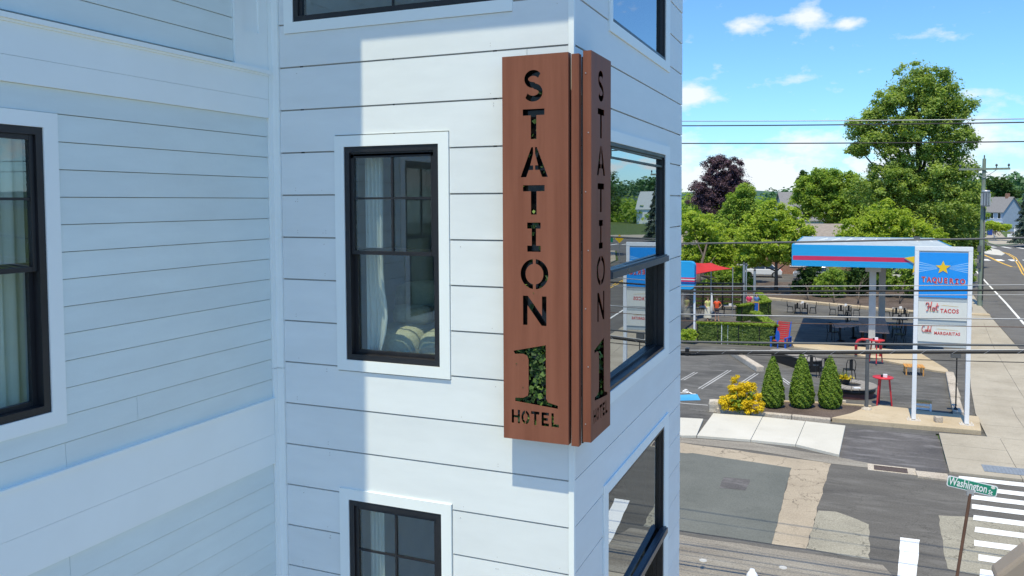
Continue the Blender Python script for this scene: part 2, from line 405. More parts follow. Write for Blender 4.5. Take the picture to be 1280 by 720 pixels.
# ------------------------------------------------------------------ mesh helpers
class MB:
    """collects faces, then links them as ONE mesh object"""

    def __init__(self):
        self.v = []
        self.f = []
        self.mi = []
        self.smooth = []
        self.cur = 0
        self.sm = False

    def add(self, vs, fs):
        o = len(self.v)
        self.v.extend([tuple(p) for p in vs])
        for f in fs:
            self.f.append([o + i for i in f])
            self.mi.append(self.cur)
            self.smooth.append(self.sm)

    def box(self, x0, x1, y0, y1, z0, z1, mtx=None):
        x0, x1 = min(x0, x1), max(x0, x1)
        y0, y1 = min(y0, y1), max(y0, y1)
        z0, z1 = min(z0, z1), max(z0, z1)
        vs = [Vector(p) for p in ((x0, y0, z0), (x1, y0, z0), (x1, y1, z0), (x0, y1, z0),
                                  (x0, y0, z1), (x1, y0, z1), (x1, y1, z1), (x0, y1, z1))]
        if mtx is not None:
            vs = [mtx @ p for p in vs]
        self.add(vs, [(0, 3, 2, 1), (4, 5, 6, 7), (0, 1, 5, 4), (1, 2, 6, 5), (2, 3, 7, 6), (3, 0, 4, 7)])
        return self

    def rod(self, a, b, r0, r1=None, n=10, caps=True):
        a, b = Vector(a), Vector(b)
        r1 = r0 if r1 is None else r1
        d = (b - a).normalized()
        u = d.orthogonal().normalized()
        w = d.cross(u)
        vs = []
        for c, r in ((a, r0), (b, r1)):
            for i in range(n):
                t = 2 * math.pi * i / n
                vs.append(c + u * (r * math.cos(t)) + w * (r * math.sin(t)))
        fs = [(i, (i + 1) % n, n + (i + 1) % n, n + i) for i in range(n)]
        sm, self.sm = self.sm, True
        self.add(vs, fs)
        self.sm = sm
        if caps:
            self.add(vs, [tuple(reversed(range(n))), tuple(range(n, 2 * n))])
        return self

    def path(self, pts, r, n=8, taper=None):
        """tube along a polyline"""
        pts = [Vector(p) for p in pts]
        rings = []
        up = None
        for i, p in enumerate(pts):
            d = (pts[min(i + 1, len(pts) - 1)] - pts[max(i - 1, 0)]).normalized()
            u = d.orthogonal().normalized() if up is None else (up - d * up.dot(d)).normalized()
            up = u
            w = d.cross(u)
            rr = r if taper is None else r + (taper - r) * i / (len(pts) - 1)
            rings.append([p + u * (rr * math.cos(2 * math.pi * k / n)) + w * (rr * math.sin(2 * math.pi * k / n)) for k in range(n)])
        vs = [q for ring in rings for q in ring]
        fs = []
        for i in range(len(pts) - 1):
            for k in range(n):
                fs.append((i * n + k, i * n + (k + 1) % n, (i + 1) * n + (k + 1) % n, (i + 1) * n + k))
        fs.append(tuple(reversed(range(n))))
        fs.append(tuple(range((len(pts) - 1) * n, len(pts) * n)))
        sm, self.sm = self.sm, True
        self.add(vs, fs)
        self.sm = sm
        return self

    def lathe(self, prof, c=(0, 0, 0), n=16, cap=True):
        c = Vector(c)
        vs = []
        for r, z in prof:
            for i in range(n):
                t = 2 * math.pi * i / n
                vs.append(c + Vector((r * math.cos(t), r * math.sin(t), z)))
        fs = []
        for j in range(len(prof) - 1):
            for i in range(n):
                fs.append((j * n + i, j * n + (i + 1) % n, (j + 1) * n + (i + 1) % n, (j + 1) * n + i))
        sm, self.sm = self.sm, True
        self.add(vs, fs)
        self.sm = sm
        if cap:
            self.add(vs, [tuple(reversed(range(n))), tuple(range((len(prof) - 1) * n, len(prof) * n))])
        return self

    def prism(self, poly, z0, z1):
        """poly: list of (x, y) counter-clockwise"""
        n = len(poly)
        ar = sum(poly[i][0] * poly[(i + 1) % n][1] - poly[(i + 1) % n][0] * poly[i][1] for i in range(n))
        if ar < 0:
            poly = list(reversed(poly))
        vs = [(p[0], p[1], z0) for p in poly] + [(p[0], p[1], z1) for p in poly]
        fs = [tuple(reversed(range(n))), tuple(range(n, 2 * n))]
        fs += [(i, (i + 1) % n, n + (i + 1) % n, n + i) for i in range(n)]
        self.add(vs, fs)
        return self

    def extrude(self, poly, axis_o, u, v, w, depth):
        """flat polygon in the (u, v) plane at axis_o, extruded by depth along w"""
        o, u, v, w = Vector(axis_o), Vector(u), Vector(v), Vector(w)
        n = len(poly)
        a = [o + u * p[0] + v * p[1] for p in poly]
        b = [q + w * depth for q in a]
        fs = [tuple(reversed(range(n))), tuple(range(n, 2 * n))]
        fs += [(i, (i + 1) % n, n + (i + 1) % n, n + i) for i in range(n)]
        self.add(a + b, fs)
        return self

    def blob(self, c, r, n=10, m=7):
        c = Vector(c)
        r = (r, r, r) if isinstance(r, (int, float)) else r
        vs = [c + Vector((0, 0, -r[2]))]
        for j in range(1, m):
            a = -math.pi / 2 + math.pi * j / m
            for i in range(n):
                t = 2 * math.pi * i / n
                vs.append(c + Vector((r[0] * math.cos(a) * math.cos(t), r[1] * math.cos(a) * math.sin(t), r[2] * math.sin(a))))
        vs.append(c + Vector((0, 0, r[2])))
        fs = [(0, 1 + (i + 1) % n, 1 + i) for i in range(n)]
        for j in range(m - 2):
            for i in range(n):
                fs.append((1 + j * n + i, 1 + j * n + (i + 1) % n, 1 + (j + 1) * n + (i + 1) % n, 1 + (j + 1) * n + i))
        e = len(vs) - 1
        o = 1 + (m - 2) * n
        fs += [(o + i, o + (i + 1) % n, e) for i in range(n)]
        sm, self.sm = self.sm, True
        self.add(vs, fs)
        self.sm = sm
        return self

    def mesh(self, name, mats):
        me = bpy.data.meshes.new(name)
        me.from_pydata(self.v, [], self.f)
        mats = mats if isinstance(mats, (list, tuple)) else [mats]
        for m in mats:
            me.materials.append(m)
        me.polygons.foreach_set('material_index', self.mi)
        me.polygons.foreach_set('use_smooth', self.smooth)
        me.update()
        return me

    def build(self, name, mats, parent=None, bevel=0.0, origin=None, label=None):
        """link as one object; origin moves the mesh so that the object's own origin sits there"""
        if origin is not None:
            ox, oy, oz = origin
            self.v = [(x - ox, y - oy, z - oz) for x, y, z in self.v]
        o = bpy.data.objects.new(name, self.mesh(name, mats))
        COL.objects.link(o)
        if origin is not None:
            o.location = origin
        if parent is not None:
            o.parent = parent
            if origin is not None:
                o.location = Vector(origin) - parent_origin(parent)
            elif parent_origin(parent).length > 0:
                o.location = -parent_origin(parent)
        if bevel:
            b = o.modifiers.new('bevel', 'BEVEL')
            b.width = bevel
            b.segments = 2
            b.limit_method = 'ANGLE'
            b.angle_limit = rad(40)
        if label:
            o['label'] = label
        return o


def parent_origin(o):
    p = Vector((0, 0, 0))
    while o is not None:
        p = p + Vector(o.location)
        o = o.parent
    return p


def tag(o, label, cat, group=None):
    o['label'] = label
    o['category'] = cat
    if group:
        o['group'] = group
    return o


def thing(name, label, cat, loc=(0, 0, 0), rz=0.0, group=None):
    o = bpy.data.objects.new(name, None)
    o.empty_display_size = 0.2
    COL.objects.link(o)
    o.location = loc
    o.rotation_euler = (0, 0, rz)
    return tag(o, label, cat, group)


def struct(o):
    o['kind'] = 'structure'
    return o


def stuff(o):
    o['kind'] = 'stuff'
    return o


def add(mb, name, m, parent, bevel=0.0, label=None):
    """a part given in its thing's own coordinates"""
    o = bpy.data.objects.new(name, mb.mesh(name, m))
    COL.objects.link(o)
    o.parent = parent
    if bevel:
        b = o.modifiers.new('bevel', 'BEVEL')
        b.width = bevel
        b.segments = 2
        b.limit_method = 'ANGLE'
        b.angle_limit = rad(40)
    if label:
        o['label'] = label
    return o


def dup(root, loc, rz=0.0, label=None, group=None, scale=None):
    r = root.copy()
    COL.objects.link(r)
    r.location = loc
    r.rotation_euler = (0, 0, rz)
    if scale:
        r.scale = scale
    if label:
        r['label'] = label
    if group:
        r['group'] = group

    def kids(src, dst):
        for ch in list(src.children):
            c = ch.copy()
            COL.objects.link(c)
            c.parent = dst
            kids(ch, c)
    kids(root, r)
    return r


def text_mesh(body, size, depth, align='CENTER', offset=0.0, shear=0.0, space=1.0, xscale=1.0):
    """built-in lettering as (verts, faces) lying in the XY plane, front towards +Z"""
    cu = bpy.data.curves.new('text', 'FONT')
    cu.body = body
    cu.size = size
    cu.extrude = depth
    cu.align_x = align
    cu.align_y = 'CENTER'
    cu.offset = offset
    cu.shear = shear
    cu.space_character = space
    cu.resolution_u = 3
    ob = bpy.data.objects.new('text', cu)
    COL.objects.link(ob)
    me = bpy.data.meshes.new_from_object(ob.evaluated_get(bpy.context.evaluated_depsgraph_get()))
    vs = [Vector((v.co.x * xscale, v.co.y, v.co.z)) for v in me.vertices]
    fs = [tuple(p.vertices) for p in me.polygons]
    bpy.data.objects.remove(ob)
    bpy.data.meshes.remove(me)
    return vs, fs


def outline_mesh(polys, half):
    """flat plate with holes: nested outlines filled by the even-odd rule, in the XY plane"""
    cu = bpy.data.curves.new('outline', 'CURVE')
    cu.dimensions = '2D'
    cu.fill_mode = 'BOTH'
    cu.extrude = half
    for poly in polys:
        sp = cu.splines.new('POLY')
        sp.points.add(len(poly) - 1)
        for i, p in enumerate(poly):
            sp.points[i].co = (p[0], p[1], 0, 1)
        sp.use_cyclic_u = True
    ob = bpy.data.objects.new('outline', cu)
    COL.objects.link(ob)
    me = bpy.data.meshes.new_from_object(ob.evaluated_get(bpy.context.evaluated_depsgraph_get()))
    vs = [v.co.copy() for v in me.vertices]
    fs = [tuple(p.vertices) for p in me.polygons]
    bpy.data.objects.remove(ob)
    bpy.data.meshes.remove(me)
    return vs, fs


# ------------------------------------------------------------------ foliage helpers
def leaf_mesh(name, pts, nrm, tint, size, material, seed, aspect=0.55, smin=0.6, smax=1.4):
    rs = np.random.RandomState(seed)
    n = len(pts)
    nrm = nrm / np.maximum(np.linalg.norm(nrm, axis=1, keepdims=True), 1e-6)
    rv = rs.normal(size=(n, 3))
    t = np.cross(nrm, rv)
    t /= np.maximum(np.linalg.norm(t, axis=1, keepdims=True), 1e-6)
    b = np.cross(nrm, t)
    s = (size * rs.uniform(smin, smax, n))[:, None]
    fold = nrm * s * 0.18
    v = np.empty((n, 4, 3), np.float32)
    v[:, 0] = pts + t * s
    v[:, 1] = pts + b * s * aspect + fold
    v[:, 2] = pts - t * s
    v[:, 3] = pts - b * s * aspect + fold
    me = bpy.data.meshes.new(name)
    me.vertices.add(4 * n)
    me.vertices.foreach_set('co', v.reshape(-1))
    me.loops.add(4 * n)
    me.loops.foreach_set('vertex_index', np.arange(4 * n, dtype=np.int32))
    me.polygons.add(n)
    me.polygons.foreach_set('loop_start', np.arange(0, 4 * n, 4, dtype=np.int32))
    me.update(calc_edges=True)
    a = me.attributes.new('tint', 'FLOAT', 'FACE')
    a.data.foreach_set('value', np.clip(tint, 0, 1).astype(np.float32))
    me.materials.append(material)
    return me


def clump_points(centers, radii, n_leaf, seed, tint_spread=0.55, upward=0.85):
    rs = np.random.RandomState(seed)
    centers = np.asarray(centers, float)
    radii = np.asarray(radii, float)
    wgt = (radii.prod(axis=1)) ** (2 / 3)
    idx = rs.choice(len(centers), n_leaf, p=wgt / wgt.sum())
    d = rs.normal(size=(n_leaf, 3))
    d /= np.linalg.norm(d, axis=1, keepdims=True)
    r = rs.uniform(0, 1, n_leaf) ** 0.45 * rs.normal(1.0, 0.16, n_leaf)
    p = centers[idx] + d * radii[idx] * r[:, None]
    nr = d * 0.6 + rs.normal(size=(n_leaf, 3)) * 0.5
    nr[:, 2] += upward
    base = rs.uniform(0, 1, len(centers))
    tint = 0.5 + (base[idx] - 0.5) * tint_spread * 1.2 + rs.normal(size=n_leaf) * 0.18
    return p, nr, tint


def crown(lobes, n_clumps, clump_r, seed, shell=0.45, squash=0.75):
    """clump centres spread through ellipsoid lobes (centre, radii)"""
    rs = np.random.RandomState(seed)
    vol = np.array([l[3] * l[4] * l[5] for l in lobes]) ** (2 / 3)
    idx = rs.choice(len(lobes), n_clumps, p=vol / vol.sum())
    cs, rr = [], []
    for i in idx:
        l = lobes[i]
        d = rs.normal(size=3)
        d /= np.linalg.norm(d)
        k = rs.uniform(shell, 1.0)
        cs.append((l[0] + d[0] * l[3] * k, l[1] + d[1] * l[4] * k, l[2] + d[2] * l[5] * k))
        q = clump_r * rs.uniform(0.6, 1.35)
        rr.append((q, q, q * squash))
    return cs, rr


def tree(name, label, base, lobes, n_clumps, clump_r, leaves, size, material, seed, trunk_r=0.3, group=None, cat='tree', shell=0.4, aspect=0.6, limbs=9):
    """lobes in world metres: (x, y, z, rx, ry, rz); trunk, limbs and crown are parts"""
    base = Vector(base)
    t = thing(name, label, cat, base, 0, group)
    lob = [(l[0] - base.x, l[1] - base.y, l[2] - base.z) + tuple(l[3:]) for l in lobes]
    cs, rr = crown(lob, int(n_clumps * 4.0), clump_r * 0.58, seed, shell)
    p, nr, ti = clump_points(cs, rr, int(leaves * 1.75), seed + 1)
    rs2 = np.random.RandomState(seed + 7)
    m_ = leaves // 6
    la = np.array([l[:6] for l in lob])
    li = rs2.randint(0, len(la), m_)
    dd = rs2.normal(size=(m_, 3))
    dd /= np.linalg.norm(dd, axis=1, keepdims=True)
    p2 = la[li, :3] + dd * la[li, 3:6] * (rs2.uniform(.25, 1.06, m_) ** .6)[:, None]
    n2 = dd * .5 + rs2.normal(size=(m_, 3)) * .6
    n2[:, 2] += .7
    p, nr, ti = np.vstack([p, p2]), np.vstack([nr, n2]), np.concatenate([ti, rs2.uniform(.2, .9, m_)])
    keep = p[:, 2] > 0.05
    me = leaf_mesh('crown', p[keep], nr[keep], ti[keep], size * .84, material, seed + 2, aspect)
    o = bpy.data.objects.new('crown', me)
    COL.objects.link(o)
    o.parent = t
    top = max(l[2] for l in lob)
    ctr = Vector((sum(l[0] for l in lob) / len(lob), sum(l[1] for l in lob) / len(lob), 0))
    rs = random.Random(seed)
    pts = [Vector((0, 0, 0)), Vector((rs.uniform(-.1, .1), rs.uniform(-.1, .1), top * 0.3)),
           ctr * 0.6 + Vector((rs.uniform(-.2, .2), 0, top * 0.62)), ctr + Vector((0, 0, top * 0.98))]
    add(MB().path(pts, trunk_r, 9, trunk_r * 0.22), 'trunk', M['trunk'], t)
    tgt = [Vector(l[:3]) for l in lob]
    while len(tgt) < limbs:
        tgt.append(Vector(cs[rs.randrange(len(cs))]))
    for q in tgt[:max(limbs, len(lob))]:
        k = min(0.8, max(0.2, q.z / top * 0.55))
        s = pts[1].lerp(pts[2], min(1, max(0, (k - 0.3) / 0.32)))
        mid = s.lerp(q, 0.5) + Vector((0, 0, -0.06 * (q - s).length))
        add(MB().path([s, mid, q], trunk_r * 0.42, 6, trunk_r * 0.1), 'limb', M['trunk'], t)
    return t


def addw(mb, name, m, parent, bevel=0.0, label=None):
    """a part given in world coordinates, under an unrotated parent"""
    p = parent_origin(parent)
    mb.v = [(x - p.x, y - p.y, z - p.z) for x, y, z in mb.v]
    return add(mb, name, m, parent, bevel, label)


# ================================================================== the hotel
WX, FY, WL = -2.05, 6.209, -5.006       # right face of the bay, front of the bay, face of the wing
BX, BY = -5.006, 10.70                  # inner corner, far end of the bay
PITCH = 0.3912
hotel = thing('hotel_building', 'white and pale grey clapboard hotel with black framed windows filling the left of the photo', 'building', (-3.5, 8.0, 0))


class Face:
    """a wall plane: u along the wall, n outward, z up"""

    def __init__(self, kind):
        self.k = kind

    def box(self, mb, u0, u1, n0, n1, z0, z1):
        if self.k == 'front':
            mb.box(u0, u1, FY - n0, FY - n1, z0, z1)
        elif self.k == 'right':
            mb.box(WX + n0, WX + n1, u0, u1, z0, z1)
        else:
            mb.box(WL + n0, WL + n1, u0, u1, z0, z1)
        return mb

    def wedge(self, mb, u0, u1, nb, nt, back, z0, z1):
        """lap board: proud by nb at its bottom edge and nt at its top"""
        vs = []
        for u in (u0, u1):
            for n, z in ((back, z0), (nb, z0), (nt, z1), (back, z1)):
                if self.k == 'front':
                    vs.append((u, FY - n, z))
                elif self.k == 'right':
                    vs.append((WX + n, u, z))
                else:
                    vs.append((WL + n, u, z))
        fs = [(0, 1, 2, 3), (7, 6, 5, 4), (0, 4, 5, 1), (1, 5, 6, 2), (2, 6, 7, 3), (3, 7, 4, 0)]
        if self.k == 'front':
            fs = [tuple(reversed(f)) for f in fs]
        mb.add(vs, fs)
        return mb


FR, RT, WG = Face('front'), Face('right'), Face('wing')


def rects_minus(u0, u1, z0, z1, holes):
    us = sorted({u0, u1} | {min(max(h[k], u0), u1) for h in holes for k in (0, 1)})
    zs = sorted({z0, z1} | {min(max(h[k], z0), z1) for h in holes for k in (2, 3)})
    out = []
    for j in range(len(zs) - 1):
        run = None
        for i in range(len(us) - 1):
            cu, cz = (us[i] + us[i + 1]) / 2, (zs[j] + zs[j + 1]) / 2
            hit = any(h[0] < cu < h[1] and h[2] < cz < h[3] for h in holes)
            if hit:
                if run:
                    out.append(run)
                run = None
            else:
                run = (run[0], us[i + 1], zs[j], zs[j + 1]) if run else (us[i], us[i + 1], zs[j], zs[j + 1])
        if run:
            out.append(run)
    return out


def wall_core(face, u0, u1, z0, z1, holes, n0, n1, m, name='wall'):
    mb = MB()
    for a, b, c, d in rects_minus(u0, u1, z0, z1, holes):
        face.box(mb, a, b, n0, n1, c, d)
    return addw(mb, name, m, hotel)


def board_rows(face, u0, u1, zlines, trims, m, gap, nb, nt, joints=None, name='siding_board'):
    for k in range(len(zlines) - 1):
        z0, z1 = zlines[k] + gap, zlines[k + 1]
        cuts = [u0] + sorted((joints or {}).get(k, [])) + [u1]
        for c in range(len(cuts) - 1):
            a0, a1 = cuts[c] + (0.003 if c else 0), cuts[c + 1]
            rs = rects_minus(a0, a1, z0, z1, trims)
            # group what hangs together: split only where a casing cuts the row right through
            thru = [h for h in trims if h[2] <= z0 and h[3] >= z1 and h[0] < a1 and h[1] > a0]
            groups = {}
            for r in rs:
                key = sum(1 for h in thru if r[0] >= h[1] - 1e-6)
                groups.setdefault(key, []).append(r)
            for g in groups.values():
                mb = MB()
                for a, b, c0, c1 in g:
                    f0 = (c0 - z0) / (z1 - z0)
                    f1 = (c1 - z0) / (z1 - z0)
                    face.wedge(mb, a, b, nb + (nt - nb) * f0, nb + (nt - nb) * f1, -0.02, c0, c1)
                addw(mb, name, m, hotel)


def window(face, u0, u1, z0, z1, split, um=None, zm=None, rec=(0.02, 0.065), casing=(0.1, 0.1, 0.1, 0.1), glass='glass', fw=0.05, rail_out=0.0,
           depth=0.13, sw=0.035, toe=0.0):
    """frame > sashes, rails, muntins, panes, casing; um / zm are the muntins of the upper sash"""
    mb = MB()
    for a, b, c, d in ((u0, u0 + fw, z0, z1), (u1 - fw, u1, z0, z1), (u0 + fw, u1 - fw, z1 - fw, z1), (u0 + fw, u1 - fw, z0, z0 + fw)):
        face.box(mb, a, b, -depth, 0.004, c, d)
    w = addw(mb, 'window', M['black_frame'], hotel)
    cl, cr, cb, ct = casing
    mb = MB()
    for a, b, c, d in ((u0 - cl, u0 - .002, z0 - cb, z1 + ct), (u1 + .002, u1 + cr, z0 - cb, z1 + ct),
                       (u0 - .002, u1 + .002, z1 + .002, z1 + ct), (u0 - .002, u1 + .002, z0 - cb, z0 - .002)):
        face.box(mb, a, b, -0.03, 0.014, c, d)
    addw(mb, 'casing', M['white_trim'], w)
    i0, i1 = u0 + fw, u1 - fw
    spans = [(split, z1 - fw, rec[0])]
    if split > z0:
        spans.append((z0 + fw, split, rec[1]))
    for si, (c, d, r) in enumerate(spans):
        mb = MB()
        top = d + (0.03 if si == 1 else 0)
        bot = c - (0.0 if si == 1 or split <= z0 else 0.03)
        for a, b, e, f in ((i0, i0 + sw, bot, top), (i1 - sw, i1, bot, top), (i0 + sw, i1 - sw, top - sw, top), (i0 + sw, i1 - sw, bot, bot + sw)):
            face.box(mb, a + .001, b - .001, -r - 0.035, -r, e + .001, f - .001)
        addw(mb, 'sash', M['black_frame'], w)
        mb = MB()
        face.box(mb, i0 + sw * .5, i1 - sw * .5, -r - 0.024, -r - 0.018, bot + sw * .5, top - sw * .5)
        if toe:
            # the big panes sit a hair out of true in their sashes
            mb.v = [(x - toe * ((y - i0) / (i1 - i0) - .5), y, z) for x, y, z in mb.v]
        addw(mb, 'pane', M[glass], w)
        if si == 0:
            for q in (um or []):
                mb = MB()
                face.box(mb, q - .009, q + .009, -r - 0.017, -r - 0.003, bot + sw, top - sw)
                addw(mb, 'muntin', M['black_frame'], w)
            for q in (zm or []):
                mb = MB()
                face.box(mb, i0 + sw, i1 - sw, -r - 0.0175, -r - 0.0055, q - .009, q + .009)
                addw(mb, 'muntin', M['black_frame'], w)
    if rail_out:
        mb = MB()
        face.box(mb, u0 - .02, u1 + .02, -0.02, rail_out, split - .035, split + .03)
        face.box(mb, u0 - .015, u1 + .015, -0.02, rail_out - .02, split + .031, split + .045)
        addw(mb, 'meeting_rail', M['rail_steel'], w)
    return w


zf = [9.84 + PITCH * k for k in range(-16, 8)]
# window openings (u0, u1, z0, z1) and their casings
f_mid, f_low, f_up = (-4.212, -3.262, 7.18, 9.10), (-4.212, -3.262, 3.96, 5.883), (-4.745, -2.672, 10.256, 12.1)
f_tr = [(-4.314, -3.158, 7.068, 9.21), (-4.308, -3.153, 3.86, 5.983), (-4.842, -2.577, 10.153, 12.2)]
r_mid, r_low, r_up = (7.2, 9.64, 6.84, 9.15), (7.2, 9.66, 3.35, 5.90), (7.32, 9.62, 10.25, 12.1)
r_tr = [(7.08, 9.89, 6.72, 9.26), (7.06, 9.90, 3.24, 6.01), (7.22, 9.86, 10.145, 12.2)]
w_mid = (2.9, 3.85, 7.19, 9.11)
w_tr = [(2.79, 3.96, 7.085, 9.213)]
TOPZ = 13.3
# sheathing behind the boards
wall_core(FR, BX, WX - .16, 0.0, TOPZ, [f_mid, f_low, f_up], -0.16, -0.021, M['joint'])
wall_core(RT, FY + .021, BY, 0.0, TOPZ, [r_mid, r_low, r_up], -0.16, -0.021, M['joint'])
wall_core(WG, -7.0, FY + 0.01, 0.0, 14.30, [w_mid], -0.16, -0.021, M['joint'])
mb = MB()
mb.box(BX, WX - .021, BY - .15, BY, 0, TOPZ)
addw(mb, 'wall', M['white_siding'], hotel)
mb = MB()
mb.box(-11.0, WL - .02, -7.15, -7.0, 0, 14.30)
mb.box(-11.0, WL - .02, 10.55, 10.70, 0, 14.30)
mb.box(-11.15, -11.0, -7.15, 10.7, 0, 14.30)
addw(mb, 'wall', M['grey_siding'], hotel)
# wide flush boards of the bay: 12 mm joints that lie in the shade of the board above
board_rows(FR, BX + .095, WX - .045, zf, f_tr, M['white_siding'], 0.0135, 0.0, -0.004, {15: [-2.45], 4: [-3.3]})
board_rows(RT, FY + .03, BY - .0, zf, r_tr, M['white_siding'], 0.0135, 0.0, -0.004)
mb = MB()
FR.box(mb, WX - .042, WX + .004, -0.03, 0.006, 0, TOPZ)
addw(mb, 'corner_trim', M['white_trim'], hotel)
mb = MB()
FR.box(mb, BX, BX + .092, -.02, 0.022, 0, 7.045)
FR.box(mb, BX, BX + .092, -.02, 0.022, 7.05, TOPZ)
addw(mb, 'corner_trim', M['white_trim'], hotel)
# the wing: narrow lap boards between two deep white bands
WP = 0.1888
zw_low = [6.147 - WP * k for k in range(14, -1, -1)]
zw_mid = [6.945 - WP + 0.0 + WP * k for k in range(0, 14)]
zw_mid = [6.757] + [6.945 + WP * k for k in range(0, 13)] + [9.383]
zw_up = [9.835 + WP * k for k in range(0, 24)]
WU0, WU1 = -7.0, FY - .075
board_rows(WG, WU0, WU1, zw_low, w_tr, M['grey_siding'], 0.0055, 0.0052, -0.001, {13: [3.955], 11: [1.6]})
board_rows(WG, WU0, WU1, zw_mid, w_tr, M['grey_siding'], 0.0055, 0.0052, -0.001, {0: [3.95, 0.2], 1: [4.57], 5: [1.2], 9: [-.8]})
board_rows(WG, WU0, 5.70, zw_up, [], M['grey_siding'], 0.0055, 0.0052, -0.001)
for z0, z1, zm_ in ((6.15, 6.75, 6.43), (9.385, 9.765, 9.555)):
    for a, b in ((z0, zm_ - .001), (zm_ + .001, z1)):
        mb = MB()
        WG.box(mb, WU0, WU1, -.02, 0.022, a, b)
        addw(mb, 'band_board', M['white_trim'], hotel)
mb = MB()
WG.box(mb, WU0, WU1 + .01, -.02, 0.034, 6.7515, 6.772)
addw(mb, 'band_cap', M['white_trim'], hotel)
mb = MB()
WG.box(mb, WU0, WU1 + .01, -.02, 0.05, 9.783, 9.818)
WG.box(mb, WU0, WU1 + .005, -.02, 0.034, 9.7655, 9.7825)
addw(mb, 'band_cap', M['white_trim'], hotel)
mb = MB()
WG.box(mb, FY - .072, FY - .0225, -.02, 0.026, 0, 7.045)
WG.box(mb, FY - .072, FY - .0225, -.02, 0.026, 7.05, 14.30)
addw(mb, 'corner_trim', M['white_trim'], hotel)
# pilaster with a sunk panel above the upper band
mb = MB()
for a, b, c, d in ((5.703, 5.82, 9.82, 14.28), (6.02, WU1, 9.82, 14.28), (5.82, 6.02, 9.82, 10.14)):
    WG.box(mb, a, b, -.02, 0.022, c, d)
WG.box(mb, 5.82, 6.02, -.02, 0.006, 10.14, 14.28)
addw(mb, 'pilaster', M['white_trim'], hotel)
# windows
ux = (f_mid[0] + f_mid[1]) / 2
window(FR, *f_mid, 8.165, [ux], [8.64], rec=(.016, .062))
window(FR, *f_low, 4.95, [ux], [5.42], rec=(.016, .062))
window(FR, *f_up, 9.0, [-3.708], None, rec=(.016, .062))
window(RT, *r_mid, 7.93, None, None, rec=(.014, .075), glass='mirror_glass', rail_out=.055, depth=.14, fw=.034, sw=.024, toe=.026, casing=(.115, .245, .115, .108))
window(RT, *r_low, 4.62, None, None, rec=(.014, .075), glass='mirror_glass', rail_out=.055, depth=.14, fw=.034, sw=.024, toe=.026, casing=(.135, .24, .105, .108))
window(RT, *r_up, 9.0, None, None, rec=(.014, .075), glass='mirror_glass', depth=.14, fw=.034, sw=.024, toe=.026, casing=(.098, .238, .102, .098))
window(WG, *w_mid, 8.18, [3.375], [8.635], rec=(.016, .062), casing=(.11, .11, .105, .103))
# nail heads along the lower edges of the boards
mb = MB()
for q in range(70):
    u = RND.choice([-4.75, -4.45, -3.05, -2.75, -2.45, -2.2]) + RND.uniform(-.03, .03)
    z = zf[RND.randrange(2, 18)] + RND.choice([.05, .34])
    for dz in (0, .022)[:RND.choice([1, 1, 2])]:
        mb.rod((u, FY + .002, z + dz), (u, FY - .0006, z + dz), .0032, n=6)
stuff(addw(mb, 'nail_heads', M['joint'], hotel))
# eaves and roofs (above the picture; they throw the shade on the bay)
mb = MB()
mb.box(BX - .3, WX + .35, FY - .79, BY + .4, 12.08, 12.30)
mb.box(BX - .3, WX + .2, FY - .6, BY + .3, 12.302, 12.36)
ev = addw(mb, 'eave', M['white_trim'], hotel)
mb = MB()
mb.box(-11.4, -4.021, -7.4, FY - .02, 14.30, 14.52)
mb.box(-11.4, BX - .31, FY - .02, 11.0, 14.30, 14.52)
addw(mb, 'eave', M['white_trim'], hotel)
mb = MB()
mb.box(-11.2, -4.3, -7.2, FY - .04, 14.70, 14.82)
mb.box(-11.2, BX - .32, FY - .04, 10.9, 14.70, 14.82)
mb.box(BX + .02, WX - .02, FY + .02, BY - .02, TOPZ + .002, TOPZ + .1)
addw(mb, 'roof', M['roof'], hotel)
# storeys inside the bay
for z in (2.75, 6.05, 9.45):
    mb = MB()
    mb.box(BX + .02, WX - .165, FY + .165, BY - .155, z, z + .25)
    addw(mb, 'floor_slab', M['interior_floor'], hotel)
    mb = MB()
    mb.box(BX + .02, WX - .165, FY + .165, BY - .155, z - .03, z - .002)
    addw(mb, 'ceiling', M['interior_white'], hotel)
for z0, z1 in ((3.0, 6.02), (6.30, 9.42), (9.70, 12.05)):
    mb = MB()
    mb.box(BX + .02, BX + .08, FY + .165, BY - .155, z0, z1)
    mb.box(BX + .08, WX - .165, FY + 3.2, FY + 3.28, z0, z1)
    addw(mb, 'partition', M['interior'], hotel)
    mb = MB()
    mb.box(-3.62, -3.50, FY + 3.12, FY + 3.199, z0, z1)
    addw(mb, 'partition_trim', M['interior_white'], hotel)
    mb = MB()
    mb.box(-3.15, -2.45, FY + 3.06, FY + 3.199, z0, z0 + 2.3)
    addw(mb, 'inner_door', M['dark_wood'], hotel)
# room behind the wing window
mb = MB()
mb.box(-8.0, WL - .17, 1.2, 5.6, 6.25, 6.3)
mb.box(-8.0, WL - .17, 1.2, 5.6, 9.4, 9.45)
mb.box(-8.05, -8.0, 1.2, 5.6, 6.25, 9.45)
mb.box(-8.0, WL - .17, 1.15, 1.2, 6.25, 9.45)
mb.box(-8.0, WL - .17, 5.6, 5.65, 6.25, 9.45)
addw(mb, 'partition', M['interior'], hotel)


